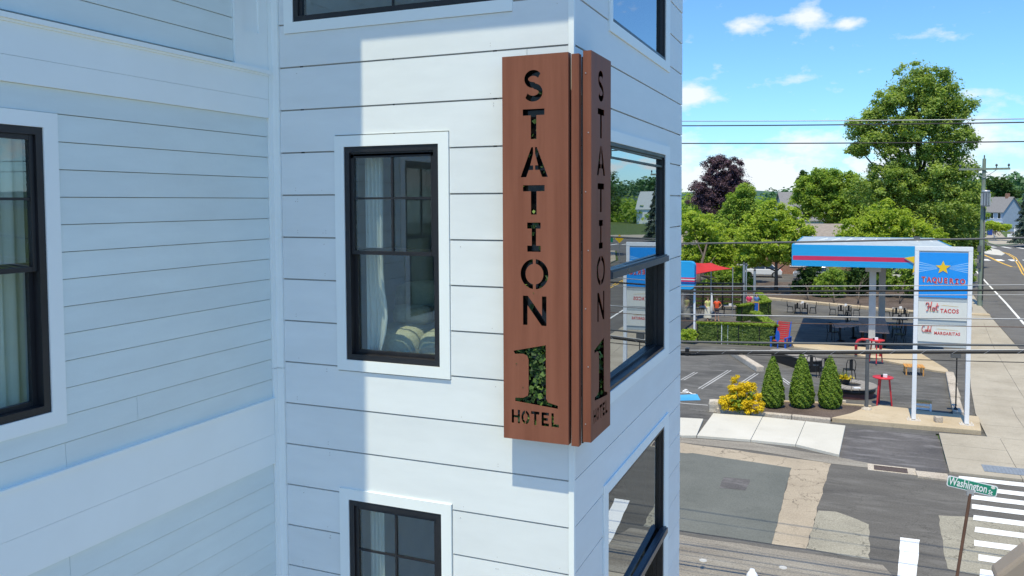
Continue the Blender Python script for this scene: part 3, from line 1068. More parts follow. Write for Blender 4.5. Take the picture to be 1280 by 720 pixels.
def curtain(name, label, pts_fn, z0, z1, m, width, nfold, amp):
    """hanging cloth: pts_fn(s, h) gives the plan position for s along the cloth, h height 0..1"""
    mb = MB()
    ns, nh = nfold * 8, 14
    vs = []
    for j in range(nh + 1):
        h = j / nh
        for i in range(ns + 1):
            vs.append(Vector(pts_fn(i / ns, h)) + Vector((0, 0, z0 + (z1 - z0) * h)))
    fs = [(j * (ns + 1) + i, j * (ns + 1) + i + 1, (j + 1) * (ns + 1) + i + 1, (j + 1) * (ns + 1) + i) for j in range(nh) for i in range(ns)]
    mb.sm = True
    mb.add(vs, fs)
    o = mb.build(name, m)
    sol = o.modifiers.new('cloth', 'SOLIDIFY')
    sol.thickness = 0.004
    return tag(o, label, 'curtain')


def cur_front(s, h):
    wd = 0.185 + 0.05 * math.exp(-((h - .22) / .12) ** 2) - .05 * math.exp(-(h / .07) ** 2)
    u = -4.15 + s * wd
    return (u, FY + .24 + 0.028 * math.sin(s * 26) * (0.4 + 0.6 * h) + .05 * (1 - h) * math.sin(s * 4), 0)


curtain('curtain', 'pale green curtain bunched at the left of the window showing a sofa', cur_front, 7.12, 9.12, M['curtain'], .35, 4, .03)
curtain('curtain', 'curtain at the left of the lowest window of the bay front, beside a lamp', lambda s, h: (-4.14 + s * .14, FY + .24 + .025 * math.sin(s * 22), 0), 3.5, 6.0,
        M['curtain'], .2, 3, .03)
curtain('curtain', 'long white curtain drawn across the window in the grey wing wall', lambda s, h: (WL - .24 + .022 * math.sin(s * 75 + 2 * math.sin(s * 9)), 2.7 + s * 1.3, 0), 7.0, 9.3,
        M['curtain'], 1.2, 12, .03)
curtain('curtain', 'sheer curtain behind the right hand side of the top window facing the street', lambda s, h: (WX - .35 + .02 * math.sin(s * 40), 8.45 + s * 1.1, 0), 9.8, 12.0,
        M['curtain'], 1.0, 7, .03)


def cushion_mesh(sx, sy, sz, puff=0.25):
    bm = bmesh.new()
    bmesh.ops.create_cube(bm, size=1.0)
    bmesh.ops.subdivide_edges(bm, edges=bm.edges[:], cuts=5, use_grid_fill=True)
    for v in bm.verts:
        d = Vector(v.co)
        k = (abs(d.x * 2) ** 6 + abs(d.y * 2) ** 6 + abs(d.z * 2) ** 6) ** (1 / 6)
        n = Vector((d.x * 2, d.y * 2, d.z * 2))
        q = n / max(1e-6, (abs(n.x) ** 5 + abs(n.y) ** 5 + abs(n.z) ** 5) ** 0.2)
        v.co = Vector((q.x * sx / 2, q.y * sy / 2, q.z * sz / 2))
    me = bpy.data.meshes.new('cushion')
    bm.to_mesh(me)
    bm.free()
    for p in me.polygons:
        p.use_smooth = True
    me.materials.append(M['sofa'])
    return me


sofa = thing('sofa', 'grey green textured sofa just inside the sunlit middle window', 'sofa', (-3.72, FY + .75, 6.30))
for k in range(3):
    o = bpy.data.objects.new('seat', cushion_mesh(.55, .8, .62))
    COL.objects.link(o)
    o.parent = sofa
    o.location = (-.31 + .56 * k, 0.02, .80)
o = bpy.data.objects.new('backrest', cushion_mesh(1.9, .28, .5))
COL.objects.link(o)
o.parent = sofa
o.location = (.25, .5, 1.25)
mb = MB()
mb.box(-.58, 1.08, -.36, .6, .06, .48)
add(mb, 'base', M['dark_wood'], sofa, .02)
for k, (x, lab) in enumerate(((-3.98, 'rolled pale cushion lying on the sofa behind the middle window, the left one'), (-3.50, 'rolled pale cushion lying on the sofa behind the middle window, the right one'))):
    mb = MB()
    mb.sm = True
    mb.lathe([(.02, -.19), (.085, -.18), (.095, -.1), (.095, .1), (.085, .18), (.02, .19)], n=14)
    o = mb.build('bolster_cushion', M['sofa'])
    o.rotation_euler = (0, rad(90), rad(4))
    o.location = (x, FY + .80, 7.50)
    tag(o, lab, 'cushion', 'rolled cushions on the sofa')
# lamp and side table in the lower room, palm in the upper room
lamp = thing('table_lamp', 'dark table lamp standing inside the lowest bay window', 'lamp', (-3.42, FY + .7, 4.37))
add(MB().lathe([(.09, 0), (.08, .03), (.02, .05), (.02, .3), (.03, .32)], n=14), 'stand', M['black_frame'], lamp)
add(MB().lathe([(.17, .3), (.11, .56)], n=18), 'lamp_shade', M['interior_white'], lamp)
tb = thing('side_table', 'pale side table under the lamp inside the lowest bay window', 'table', (-3.42, FY + .7, 3.0))
mb = MB()
mb.box(-.55, .55, -.3, .3, 1.32, 1.37)
add(mb, 'tabletop', M['interior_white'], tb, .01)
for sx in (-1, 1):
    for sy in (-1, 1):
        mb = MB()
        mb.box(sx * .5 - .025, sx * .5 + .025, sy * .25 - .025, sy * .25 + .025, 0, 1.318)
        add(mb, 'leg', M['interior_white'], tb)
palm = thing('potted_palm', 'potted palm showing behind the blue glass of the top right window', 'plant', (-2.75, 8.0, 9.70))
add(MB().lathe([(.12, 0), (.17, .3), (.18, .32)], n=16), 'pot', M['pot'], palm)
for k in range(11):
    a = k * 2.4
    tip = Vector((math.cos(a) * .6, math.sin(a) * .6, 1.0 + .35 * math.sin(k * 1.7)))
    fr = [Vector((0, 0, .3)), Vector((tip.x * .35, tip.y * .35, 1.05 + .2 * math.sin(k))), tip]
    mb = MB()
    mb.path(fr, .008, 5, .003)
    for q in range(12):
        s = .3 + .7 * q / 12
        c = fr[1].lerp(fr[2], (s - .3) / .7)
        d = (fr[2] - fr[1]).normalized()
        side = d.cross(Vector((0, 0, 1))).normalized()
        for sg in (-1, 1):
            e = c + side * (sg * .22 * (1.1 - s * .6)) + d * .12
            mb.add([c, c + d * .03, e], [(0, 1, 2)])
    add(mb, 'frond', M['leaf_dark'], palm)

# ------------------------------------------------------------------ the russet corner sign
sign = thing('hotel_sign', 'tall russet metal blade sign reading STATION 1 HOTEL wrapped round the white corner', 'sign', (WX, FY, 6.68))
SW, SZ0, SZ1 = 0.556, 6.68, 9.757
TH, PR = 0.067, 0.175


def arc(cx, cy, rx, ry, a0, a1, n=18):
    return [(cx + rx * math.cos(rad(a0 + (a1 - a0) * i / n)), cy + ry * math.sin(rad(a0 + (a1 - a0) * i / n))) for i in range(n + 1)]


def stroke(pts, w):
    """outline of a stroke of width w along pts"""
    L, R = [], []
    for i, p in enumerate(pts):
        a, b = pts[max(0, i - 1)], pts[min(len(pts) - 1, i + 1)]
        dx, dy = b[0] - a[0], b[1] - a[1]
        l = math.hypot(dx, dy)
        nx, ny = -dy / l * w / 2, dx / l * w / 2
        L.append((p[0] + nx, p[1] + ny))
        R.append((p[0] - nx, p[1] - ny))
    return L + R[::-1]


def glyph(ch, w=0.2):
    """stencil capitals in a unit box"""
    if ch == 'S':
        r = .25 - w * .06
        top = arc(.5, .715, .33, .19, 28, 270, 20)
        bot = arc(.5, .29, .36, .195, 90, -152, 20)
        return [stroke(top + [(.55, .508)] + bot[1:], w * .92)]
    if ch == 'T':
        return [[(0, 1), (0, 1 - w * .8), (.5 - w / 2, 1 - w * .8), (.5 - w / 2, 0), (.5 + w / 2, 0), (.5 + w / 2, 1 - w * .8), (1, 1 - w * .8), (1, 1)]]
    if ch == 'I':
        return [[(.1, 1), (.1, 1 - w * .8), (.5 - w / 2, 1 - w * .8), (.5 - w / 2, w * .8), (.1, w * .8), (.1, 0), (.9, 0), (.9, w * .8), (.5 + w / 2, w * .8),
                 (.5 + w / 2, 1 - w * .8), (.9, 1 - w * .8), (.9, 1)]]
    if ch == 'A':
        b = .035
        lf = [(0, 0), (w * 1.05, 0), (.305, .24), (.5 - b, .24), (.5 - b, .39), (.355, .39), (.5 - b, .78), (.5 - b, 1), (.40, 1)]
        return [lf, [(1 - x, y) for x, y in lf]]
    if ch == 'O':
        b = .05
        o = arc(.5, .5, .5, .5, 90 + 6, 270 - 6, 22)
        i = arc(.5, .5, .5 - w * .9, .5 - w * .8, 270 - 9, 90 + 9, 22)
        lf = o + i
        return [lf, [(1 - x, y) for x, y in lf]]
    if ch == 'N':
        return [[(0, 0), (0, 1), (w * 1.05, 1), (1 - w * .95, .33), (1 - w * .95, 1), (1, 1), (1, 0), (1 - w * 1.05, 0), (w * .95, .67), (w * .95, 0)]]
    if ch == 'H':
        return [[(0, 0), (0, 1), (w, 1), (w, .59), (1 - w, .59), (1 - w, 1), (1, 1), (1, 0), (1 - w, 0), (1 - w, .41), (w, .41), (w, 0)]]
    if ch == 'E':
        h = w * .8
        return [[(.08, 0), (.08, 1), (.95, 1), (.95, 1 - h), (.08 + w, 1 - h), (.08 + w, .5 + h / 2), (.82, .5 + h / 2), (.82, .5 - h / 2), (.08 + w, .5 - h / 2), (.08 + w, h), (.95, h), (.95, 0)]]
    if ch == 'L':
        return [[(.08, 0), (.08, 1), (.08 + w, 1), (.08 + w, w * .8), (.95, w * .8), (.95, 0)]]
    # the large old-style figure 1
    pts = [(165, 308), (325, 268), (326, 545), (335, 563), (383, 576), (383, 592), (173, 572), (173, 554), (213, 551), (236, 538), (240, 515), (240, 350), (234, 331), (214, 321), (172, 324)]
    return [[((x - 165) / 218, (592 - y) / 324) for x, y in pts]]


def sign_outlines():
    """all cut-outs in panel coordinates: x from the panel's left edge, y up from its lower edge"""
    H = SZ1 - SZ0
    px = SW / 82.0
    out = []

    def put(ch, x0, x1, yt, yb, w=.2):
        for poly in glyph(ch, w):
            a, b = (x0 - 628) * px, (x1 - 628) * px
            t, s = H - (yt - 68) * px * .9395, H - (yb - 68) * px * .9395
            out.append([(a + p[0] * (b - a), s + p[1] * (t - s)) for p in poly])
    for ch, x0, x1, yt, yb in (('S', 654, 680, 86.5, 125.5), ('T', 654, 681, 134.5, 171.5), ('A', 651, 685, 181.5, 218.5), ('T', 654, 681, 228.5, 265), ('I', 657, 678, 275, 311.5),
                               ('O', 650.5, 685.5, 320.5, 358.5), ('N', 653.5, 683, 367, 404)):
        put(ch, x0, x1, yt, yb, .26 if ch in 'TI' else .2)
    put('1', 641, 697, 428, 507)
    for k, ch in enumerate('HOTEL'):
        x0 = 638.5 + k * 12.4
        put(ch, x0, x0 + 10.6, 513, 530.5, .27)
    return out, H


def sign_box(origin, u, w_out, ivy_seed, lush=1.0):
    """one lettered box: u along the wall (text reads along +u), w_out outward"""
    o, u, w_out = Vector(origin), Vector(u), Vector(w_out)
    z = Vector((0, 0, 1))
    outl, H = sign_outlines()
    vs, fs = outline_mesh([[(0, 0), (SW, 0), (SW, H), (0, H)]] + outl, 0.002)
    base = Vector((WX, FY, SZ0))
    mb = MB()
    mb.add([o + u * p.x + z * p.y + w_out * (TH - .002 + p.z) for p in vs], fs)
    mb.v = [tuple(Vector(p) - base) for p in mb.v]
    face = add(mb, 'sign_face', M['copper'], sign)
    mb = MB()
    t = .003

    def slab(a0, a1, b0, b1, n0, n1):
        c = [o + u * a + z * b + w_out * n - base for n in (n0, n1) for a, b in ((a0, b0), (a1, b0), (a1, b1), (a0, b1))]
        mb.add(c, [(0, 3, 2, 1), (4, 5, 6, 7), (0, 1, 5, 4), (1, 2, 6, 5), (2, 3, 7, 6), (3, 0, 4, 7)])
    slab(0, t, 0, H, 0, TH - .0045)
    slab(SW - t, SW, 0, H, 0, TH - .0045)
    slab(t, SW - t, 0, t, 0, TH - .0045)
    slab(t, SW - t, H - t, H, 0, TH - .0045)
    add(mb, 'sign_return', M['copper'], sign)
    mb = MB()
    slab(t, SW - t, t, H - t, .004, .010)
    add(mb, 'backing', M['acrylic'], sign)
    # ivy inside the box, dense behind the figure 1
    rs = np.random.RandomState(ivy_seed)
    P, W_, T = [], [], []
    spans = [(.10, .47, .30, .78, 420), (.07, .5, .06, .2, 90), (.15, .40, .8, 2.9, 110)]
    for a0, a1, b0, b1, n in spans:
        for _ in range(int(n * lush)):
            a, b = rs.uniform(a0, a1), rs.uniform(b0, b1)
            d = rs.uniform(.018, TH - .014)
            P.append(tuple(o + u * a + z * b + w_out * d - base))
            nv = w_out * 1.0 + Vector(rs.normal(size=3)) * .55 + z * .3
            W_.append(tuple(nv))
            T.append(rs.uniform(0, 1) ** 1.6)
    me = leaf_mesh('ivy', np.array(P), np.array(W_), np.array(T), .022, M['leaf_ivy'], ivy_seed + 3, .8)
    ob = bpy.data.objects.new('ivy', me)
    COL.objects.link(ob)
    ob.parent = sign
    ob['kind'] = 'stuff'
    # stand-off brackets back to the wall
    for b in (.35, H / 2, H - .35):
        mb = MB()
        c = [o + u * a + z * bb + w_out * n - base for n in (-(PR - TH) - .02, -.001) for a, bb in ((SW * .3, b - .03), (SW * .7, b - .03), (SW * .7, b + .03), (SW * .3, b + .03))]
        mb.add(c, [(0, 3, 2, 1), (4, 5, 6, 7), (0, 1, 5, 4), (1, 2, 6, 5), (2, 3, 7, 6), (3, 0, 4, 7)])
        add(mb, 'bracket', M['dark_pole'], sign)


sign_box((WX + .014 - SW, FY - (PR - TH), SZ0), (1, 0, 0), (0, -1, 0), 5)
sign_box((WX + PR - TH, FY - .095, SZ0 + .015), (0, 1, 0), (1, 0, 0), 9, .22)
for q in range(7):
    add(MB().rod((PR - TH + .022 + .022 * (q % 2), -.0955, .16 + q * .46), (PR - TH + .022 + .022 * (q % 2), -.099, .16 + q * .46), .005, n=8), 'screw', M['galv'], sign)
mb = MB()
mb.box(.030, .092, -.150, -.086, -.012, SZ1 - SZ0 - .012)
add(mb, 'spine', M['copper'], sign, .002)
mb = MB()
mb.box(.016, .028, -.10, -.03, .0, SZ1 - SZ0 - .03)
mb.box(.094, .106, -.088, -.03, .0, SZ1 - SZ0 - .03)
add(mb, 'spine_web', M['black_frame'], sign)


# ================================================================== ground, streets, pavements
def sheet(name, poly, z, m, parent=None):
    """flat paved area seen from above"""
    n = len(poly)
    ar = sum(poly[i][0] * poly[(i + 1) % n][1] - poly[(i + 1) % n][0] * poly[i][1] for i in range(n))
    if ar < 0:
        poly = list(reversed(poly))
    mb = MB()
    mb.add([(p[0], p[1], z) for p in poly], [tuple(range(n))])
    if parent is not None:
        return add(mb, name, m, parent)
    return struct(mb.build(name, m))


def rough_edge(poly, amp, step, seed):
    rs = random.Random(seed)
    out = []
    for i in range(len(poly)):
        a, b = poly[i], poly[(i + 1) % len(poly)]
        l = math.hypot(b[0] - a[0], b[1] - a[1])
        k = max(1, int(l / step))
        for j in range(k):
            t = j / k
            out.append((a[0] + (b[0] - a[0]) * t + rs.uniform(-amp, amp), a[1] + (b[1] - a[1]) * t + rs.uniform(-amp, amp)))
    return out


sheet('ground', [(-2500, -300), (2500, -300), (2500, 4000), (-2500, 4000)], -0.05, M['grass'])
street = sheet('street', [(-90, 17.9), (60, 17.9), (60, 28.6), (3.0, 28.6), (3.0, 29.6), (-90, 29.6)], 0.0, M['asphalt_street'])
lot = sheet('parking_lot', [(-90, 29.6), (3.0, 29.6), (3.0, 33.4), (4.75, 33.4), (4.75, 37), (5.2, 42), (6.3, 52.4), (9.0, 73), (-90, 78)], 0.001, M['asphalt'])
# main road on the right, running away from the camera
road = sheet('main_road', [(9.05, -60), (20.5, -60), (20.5, 18), (20.3, 55), (21.8, 80), (25.0, 117), (31, 140), (60, 150), (60, 172), (42, 182), (34, 200), (60, 420), (52, 420), (25.5, 200), (19.5, 172), (15.4, 140), (12.35, 117), (9.94, 76.5), (9.12, 54.5)],
             0.004, M['asphalt_road'])
# side street: old strips, patches and gutter
sheet('pink_strip', rough_edge([(-20, 28.9), (-5.490, 28.782, 0.000)[:2], (-0.504, 28.288, 0.000)[:2], (-0.603, 26.546, 0.000)[:2], (-0.896, 21.036, 0.000)[:2], (-1.709, 21.013, 0.000)[:2], (-1.675, 26.115, 0.000)[:2], (-1.661, 27.346, 0.000)[:2], (-20, 27.7)], .03, .4, 3), 0.004, M['pink_asphalt'], street)
sheet('asphalt_patch', rough_edge([(-18, 27.7), (-5.072, 27.602, 0.000)[:2], (-4.877, 27.728, 0.000)[:2], (-1.661, 27.346, 0.000)[:2], (-1.675, 26.115, 0.000)[:2], (-1.709, 21.013, 0.000)[:2], (-18, 20.8)], .015, .5, 4), 0.008, M['asphalt_patch'], street)
sheet('utility_patch', rough_edge([(-3.535, 25.603, 0.000)[:2], (-2.749, 25.683, 0.000)[:2], (-2.773, 24.656, 0.000)[:2], (-3.535, 24.605, 0.000)[:2]], .015, .2, 5), 0.012, M['asphalt_apron'], street)
sheet('pale_patch', rough_edge([(-0.735, 23.783, 0.000)[:2], (-0.262, 23.911, 0.000)[:2], (0.067, 23.702, 0.000)[:2], (0.569, 23.249, 0.000)[:2], (0.527, 20.954, 0.000)[:2], (-0.896, 21.036, 0.000)[:2]], .03, .25, 6), 0.004, M['pale_asphalt'], street)
sheet('pale_patch', rough_edge([(2.340, 24.682, 0.000)[:2], (2.945, 24.834, 0.000)[:2], (8.8, 25.0), (8.8, 20.4), (2.809, 20.997, 0.000)[:2], (2.183, 21.096, 0.000)[:2], (2.275, 22.626, 0.000)[:2]], .03, .3, 7), 0.004, M['pale_asphalt'], street)
sheet('gutter', rough_edge([(-20, 29.45), (-5.604, 29.375, 0.000)[:2], (-3.140, 29.723, 0.000)[:2], (-0.246, 29.068, 0.000)[:2], (0.802, 28.768, 0.000)[:2], (0.626, 28.265, 0.000)[:2], (-0.504, 28.288, 0.000)[:2], (-3.040, 28.804, 0.000)[:2], (-5.490, 28.782, 0.000)[:2], (-20, 28.9)], .02, .4, 8), 0.0085, M['gutter'], street)
sheet('gutter', rough_edge([(-90, 20.75), (-4, 20.7), (0.8, 20.75), (1.05, 20.1), (2.6, 20.4), (8.8, 20.3), (8.8, 18.1), (-90, 18.1)], .03, .5, 9), 0.0045, M['gutter'], street)
# apron between the island and the street
sheet('apron', rough_edge([(-0.072, 33.000, 0.000)[:2], (3.041, 33.105, 0.000)[:2], (3.054, 31.542, 0.000)[:2], (2.984, 30.000, 0.000)[:2], (2.975, 28.707, 0.000)[:2], (1.907, 28.360, 0.000)[:2], (0.800, 28.680, 0.000)[:2], (-0.246, 29.068, 0.000)[:2]], .02, .3, 10), 0.006, M['asphalt_apron'], lot)
# painted marks on the side street
sheet('stop_line', rough_edge([(1.284, 22.635, 0.000)[:2], (1.733, 22.668, 0.000)[:2], (1.52, 20.43), (1.47, 18.6), (1.05, 18.6), (1.11, 20.26)], .012, .3, 12), 0.012, M['paint_white'], street)
for k, (x0, y0) in enumerate(((3.16, 28.27), (3.27, 27.37), (3.26, 26.55), (3.22, 25.72), (3.15, 24.82), (3.08, 23.92), (2.95, 22.97), (2.93, 22.05), (2.85, 21.15))):
    h = .20
    sheet('crosswalk_stripe', rough_edge([(x0, y0 - h), (8.6, y0 - h + .03), (8.6, y0 + h + .03), (x0 + .06, y0 + h)], .012, .35, 20 + k), 0.012, M['paint_white'], street)
# valve covers and drain
for c in ((-3.15, 19.39), (-1.35, 19.71)):
    mb = MB()
    mb.lathe([(.09, 0.0), (.09, .014), (.07, .014), (.065, .009), (.0, .009)], (c[0], c[1], 0.005), 18, cap=False)
    add(mb, 'valve_cover', M['column'], street)
dr = struct(MB().box(.62, 2.02, 28.05, 28.72, -.02, .014).build('drain_surround', M['granite']))
mb = MB()
mb.box(.80, 1.78, 28.12, 28.55, .015, .018)
for k in range(9):
    mb.box(.81 + k * .11, .83 + k * .11, 28.13, 28.54, .018, .032)
mb.box(.80, 1.78, 28.12, 28.15, .018, .034)
mb.box(.80, 1.78, 28.52, 28.55, .018, .034)
add(mb, 'drain_grate', M['iron'], dr)
mb = MB()
mb.prism([(2.001, 28.397, 0.000)[:2], (2.904, 28.434, 0.000)[:2], (2.909, 27.804, 0.000)[:2], (2.032, 27.843, 0.000)[:2]], -.02, .05)
add(mb, 'kerb_stone', M['granite'], dr)
# new white pavement slabs
pave = struct(MB().box(-40, -5.62, 29.42, 31.85, -.03, .088).build('pavement', M['concrete_new']))
sl = [((-5.605, 29.40), (-5.08, 29.60), (-5.23, 32.0), (-6.1, 31.85)), ((-5.06, 29.60), (-3.20, 29.80), (-3.12, 33.2), (-5.0, 33.0)),
      ((-3.185, 29.80), (-1.68, 29.81), (-1.52, 33.12), (-3.105, 33.2)), ((-1.665, 29.81), (-.25, 29.12), (-.08, 33.02), (-1.505, 33.12))]
for p in sl:
    mb = MB()
    mb.prism([(x, y) for x, y in p], -.03, .09 + RND.uniform(-.004, .004))
    add(mb, 'slab', M['concrete_new'], pave, .008)
# tan pavement on the corner and along the main road: panels with open joints
walk = struct(MB().box(3.2, 8.9, 28.8, 33.2, -.06, .02).build('corner_pavement', M['granite']))


def side_l(y):
    pts = [(28.62, 2.98), (33.3, 3.1), (33.42, 4.66), (36.9, 4.72), (41.9, 5.15), (52.3, 6.26), (74, 9.08), (117, 10.9)]
    for (a, b), (c, d) in zip(pts, pts[1:]):
        if a <= y <= c:
            return b + (d - b) * (y - a) / (c - a)
    return pts[-1][1]


def side_r(y):
    pts = [(28.62, 8.95), (54.5, 9.05), (76.5, 9.88), (117, 12.3)]
    for (a, b), (c, d) in zip(pts, pts[1:]):
        if a <= y <= c:
            return b + (d - b) * (y - a) / (c - a)
    return pts[-1][1]


ys = [28.62, 30.2, 31.75, 33.30, 33.42] + [33.42 + 1.74 * k for k in range(1, 26)] + [80 + 3 * k for k in range(12)]
for a, b in zip(ys, ys[1:]):
    b2 = b - .012
    wl, wr = side_l(a), side_r(a)
    nn = 3 if wr - wl > 4.2 else (2 if wr - wl > 1.6 else 1)
    for k in range(nn):
        f0, f1 = k / nn, (k + 1) / nn
        q = [(side_l(a) + (side_r(a) - side_l(a)) * f0, a), (side_l(a) + (side_r(a) - side_l(a)) * f1 - .012, a),
             (side_l(b2) + (side_r(b2) - side_l(b2)) * f1 - .012, b2), (side_l(b2) + (side_r(b2) - side_l(b2)) * f0, b2)]
        mb = MB()
        mb.prism(q, -.06, .075 + RND.uniform(-.003, .003))
        add(mb, 'slab', M['concrete'], walk)
mb = MB()
mb.box(4.0, 6.2, 29.02, 29.75, .078, .084)
for i in range(20):
    for j in range(6):
        mb.box(4.06 + i * .105, 4.11 + i * .105, 29.08 + j * .105, 29.13 + j * .105, .084, .090)
add(mb, 'tactile_plate', M['tactile'], walk)
# the near pavement in front of the hotel
struct(MB().box(-90, 8.6, 10.9, 17.85, -.06, .10).build('near_pavement', M['concrete']))
struct(MB().box(-30, 8.6, -60, 10.88, -.06, .095).build('bounce_paving', M['concrete']))  # unseen paving, added to bounce sunlight onto the front and wing walls
# parking bay lines, accessible bay, sealed rectangle, yellow edge
mb = MB()


def line(mb_, a, b, w, z):
    a, b = Vector((a[0], a[1], 0)), Vector((b[0], b[1], 0))
    d = (b - a).normalized()
    s = Vector((-d.y, d.x, 0)) * (w / 2)
    mb_.add([(p.x, p.y, z) for p in (a - s, b - s, b + s, a + s)], [(0, 1, 2, 3)])


LINES = [((-6.294, 37.525, 0.000), (-5.597, 42.207, 0.000)), ((-4.682, 39.227, 0.000), (-4.233, 41.911, 0.000)), ((-7.398, 39.085, 0.000), (-7.097, 41.092, 0.000)), ((-3.043, 41.284, 0.000), (-2.509, 39.905, 0.000))]
for a, b in LINES:
    d = Vector((b[0] - a[0], b[1] - a[1], 0)).normalized()
    s = Vector((-d.y, d.x, 0)) * .075
    for sg in (-1, 1):
        mb = MB()
        line(mb, (a[0] + sg * s.x, a[1] + sg * s.y), (b[0] + sg * s.x, b[1] + sg * s.y), .065, .008)
        add(mb, 'bay_line', M['paint_faded'], lot)
mb = MB()
line(mb, (-12, 34.3), (-5.459, 34.568, 0.000), .10, .008)
add(mb, 'bay_line', M['paint_faded'], lot)
lot_mark = sheet('accessible_bay_panel', [(-7.295, 35.759, 0.000)[:2], (-6.228, 36.409, 0.000)[:2], (-5.899, 35.336, 0.000)[:2], (-7.080, 34.715, 0.000)[:2]], .008, M['paint_blue'], lot)
mb = MB()
cx, cy = -6.93, 36.55
wheel = [(cx + .25 * math.cos(rad(a)), cy + .17 * math.sin(rad(a)), .012) for a in range(150, 400, 14)]
for a, b in zip(wheel, wheel[1:]):
    line(mb, a, b, .08, .0125)
for a, b in (((cx + .05, cy + .42), (cx + .02, cy + .1)), ((cx + .02, cy + .1), (cx + .3, cy + .06)), ((cx + .3, cy + .06), (cx + .5, cy - .2)), ((cx + .04, cy + .27), (cx + .26, cy + .24)), ((cx + .5, cy - .2), (cx + .64, cy - .16))):
    line(mb, a, b, .09, .013)
mb.lathe([(0, 0), (.075, .0)], (cx + .07, cy + .55, .0132), 12, cap=False)
add(mb, 'wheelchair_symbol', M['paint_white'], lot)
mb = MB()
mb.prism([(-3.3, 52.0), (-3.0, 50.2), (.2, 48.9), (3.9, 45.6), (4.6, 45.3), (4.6, 46.1), (3.6, 50.9), (1.0, 51.4)], -.02, .09)
add(mb, 'pump_island', M['concrete_tan'], lot, .015)
# kerb and planting strip at the back of the lot
for k in range(12):
    x0 = -8.4 + k * 1.5
    y0 = 73.9 - max(0, (x0 + 6.5)) * .49 if x0 < 4.4 else 68.6
    x1 = x0 + 1.48
    y1 = 73.9 - max(0, (x1 + 6.5)) * .49 if x1 < 4.4 else 68.6
    mb = MB()
    mb.prism([(x0, y0), (x1, y1), (x1, y1 + .9), (x0, y0 + .9)], -.03, .16)
    add(mb, 'kerb_stone', M['concrete_tan'], lot)
sheet('planting_bed', [(-30, 75.5), (-8.4, 74.8), (4.4, 69.4), (9.3, 69.6), (10.4, 90), (-30, 92)], 0.02, M['mulch'])
sheet('rear_lot', [(-60, 92), (10.4, 90), (11, 112), (-60, 112)], 0.015, M['asphalt'])
# marks on the main road
mb = MB()
for a, b in zip([(9.9, 20), (10.3, 40), (11.21, 65.6), (12.06, 78.4), (13.2, 98), (14.4, 117.3)], [(10.3, 40), (11.21, 65.6), (12.06, 78.4), (13.2, 98), (14.4, 117.3), (16, 134)]):
    line(mb, a, b, .16, .010)
add(mb, 'lane_line', M['paint_white'], road)
for k in range(7):
    x = 15.8 + k * 1.75
    mb = MB()
    mb.add([(x, 133.2, .010), (x + .95, 133.2, .010), (x + .95, 136.6, .010), (x, 136.6, .010)], [(0, 1, 2, 3)])
    add(mb, 'crosswalk_stripe', M['paint_white'], road)
for k in range(8):
    x = 23.5 + k * 2.1
    mb = MB()
    mb.add([(x, 176 - k * 2.2, .010), (x + .6, 176 - k * 2.2, .010), (x + 1.2, 171 - k * 2.2, .010), (x + .6, 171 - k * 2.2, .010)], [(0, 1, 2, 3)])
    add(mb, 'crosswalk_stripe', M['paint_white'], road)
for off in (-.16, .16):
    mb = MB()
    pts = [(15.0 + off, 30), (15.6 + off, 60), (17.0 + off, 90), (18.81 + off, 111), (20.8 + off, 126), (22.7 + off, 141.5), (23.4 + off, 152), (22.8 + off, 162), (20.0 + off, 168)]
    for a, b in zip(pts, pts[1:]):
        line(mb, a, b, .15, .010)
    add(mb, 'centre_line', M['paint_yellow'], road)
mb = MB()
pts = [(19.218, 133.221, 0.000), (19.149, 126.827, 0.000), (19.272, 121.666, 0.000), (20.121, 121.419, 0.000)]
for a, b in zip(pts, pts[1:]):
    line(mb, a, b, .28, .011)
pts = [(19.433, 150.453, 0.000), (19.405, 140.375, 0.000), (19.218, 133.221, 0.000)]
for a, b in zip(pts, pts[1:]):
    line(mb, a, b, .3, .011)
add(mb, 'hatch_line', M['paint_yellow'], road)
mb = MB()
mb.prism([(20.656, 163.864, 0.000)[:2], (22.901, 165.916, 0.000)[:2], (23.368, 159.793, 0.000)[:2], (22.636, 149.420, 0.000)[:2], (21.417, 144.135, 0.000)[:2], (20.247, 146.528, 0.000)[:2], (19.341, 151.513, 0.000)[:2]], -.02, .14)
add(mb, 'traffic_island', M['concrete_new'], road)
sheet('far_drive', [(23.964, 183.713, 0.000)[:2], (31.414, 186.144, 0.000)[:2], (75, 190), (35.994, 213.461, 0.000)[:2], (34.491, 221.854, 0.000)[:2], (43.487, 300.058, 0.000)[:2], (40.250, 299.188, 0.000)[:2], (28.667, 220.059, 0.000)[:2]], .016, M['concrete'])
sheet('lawn', [(41.564, 291.209, 0.000)[:2], (45.372, 292.248, 0.000)[:2], (33.379, 212.643, 0.000)[:2], (32.396, 212.336, 0.000)[:2]], .022, M['grass'])
sheet('verge', [(20.6, 10), (60, 10), (60, 148), (32, 139), (25.2, 117), (22.0, 80), (20.5, 55)], .012, M['grass'])
mb = MB()
for a, b in zip([(20.5, -20), (20.4, 55), (21.9, 80), (25.1, 116)], [(20.4, 55), (21.9, 80), (25.1, 116), (31, 139)]):
    mb.prism([(a[0], a[1]), (a[0] + 2.0, a[1]), (b[0] + 2.0, b[1]), (b[0], b[1])], -.05, .11)
struct(mb.build('far_pavement', M['concrete']))

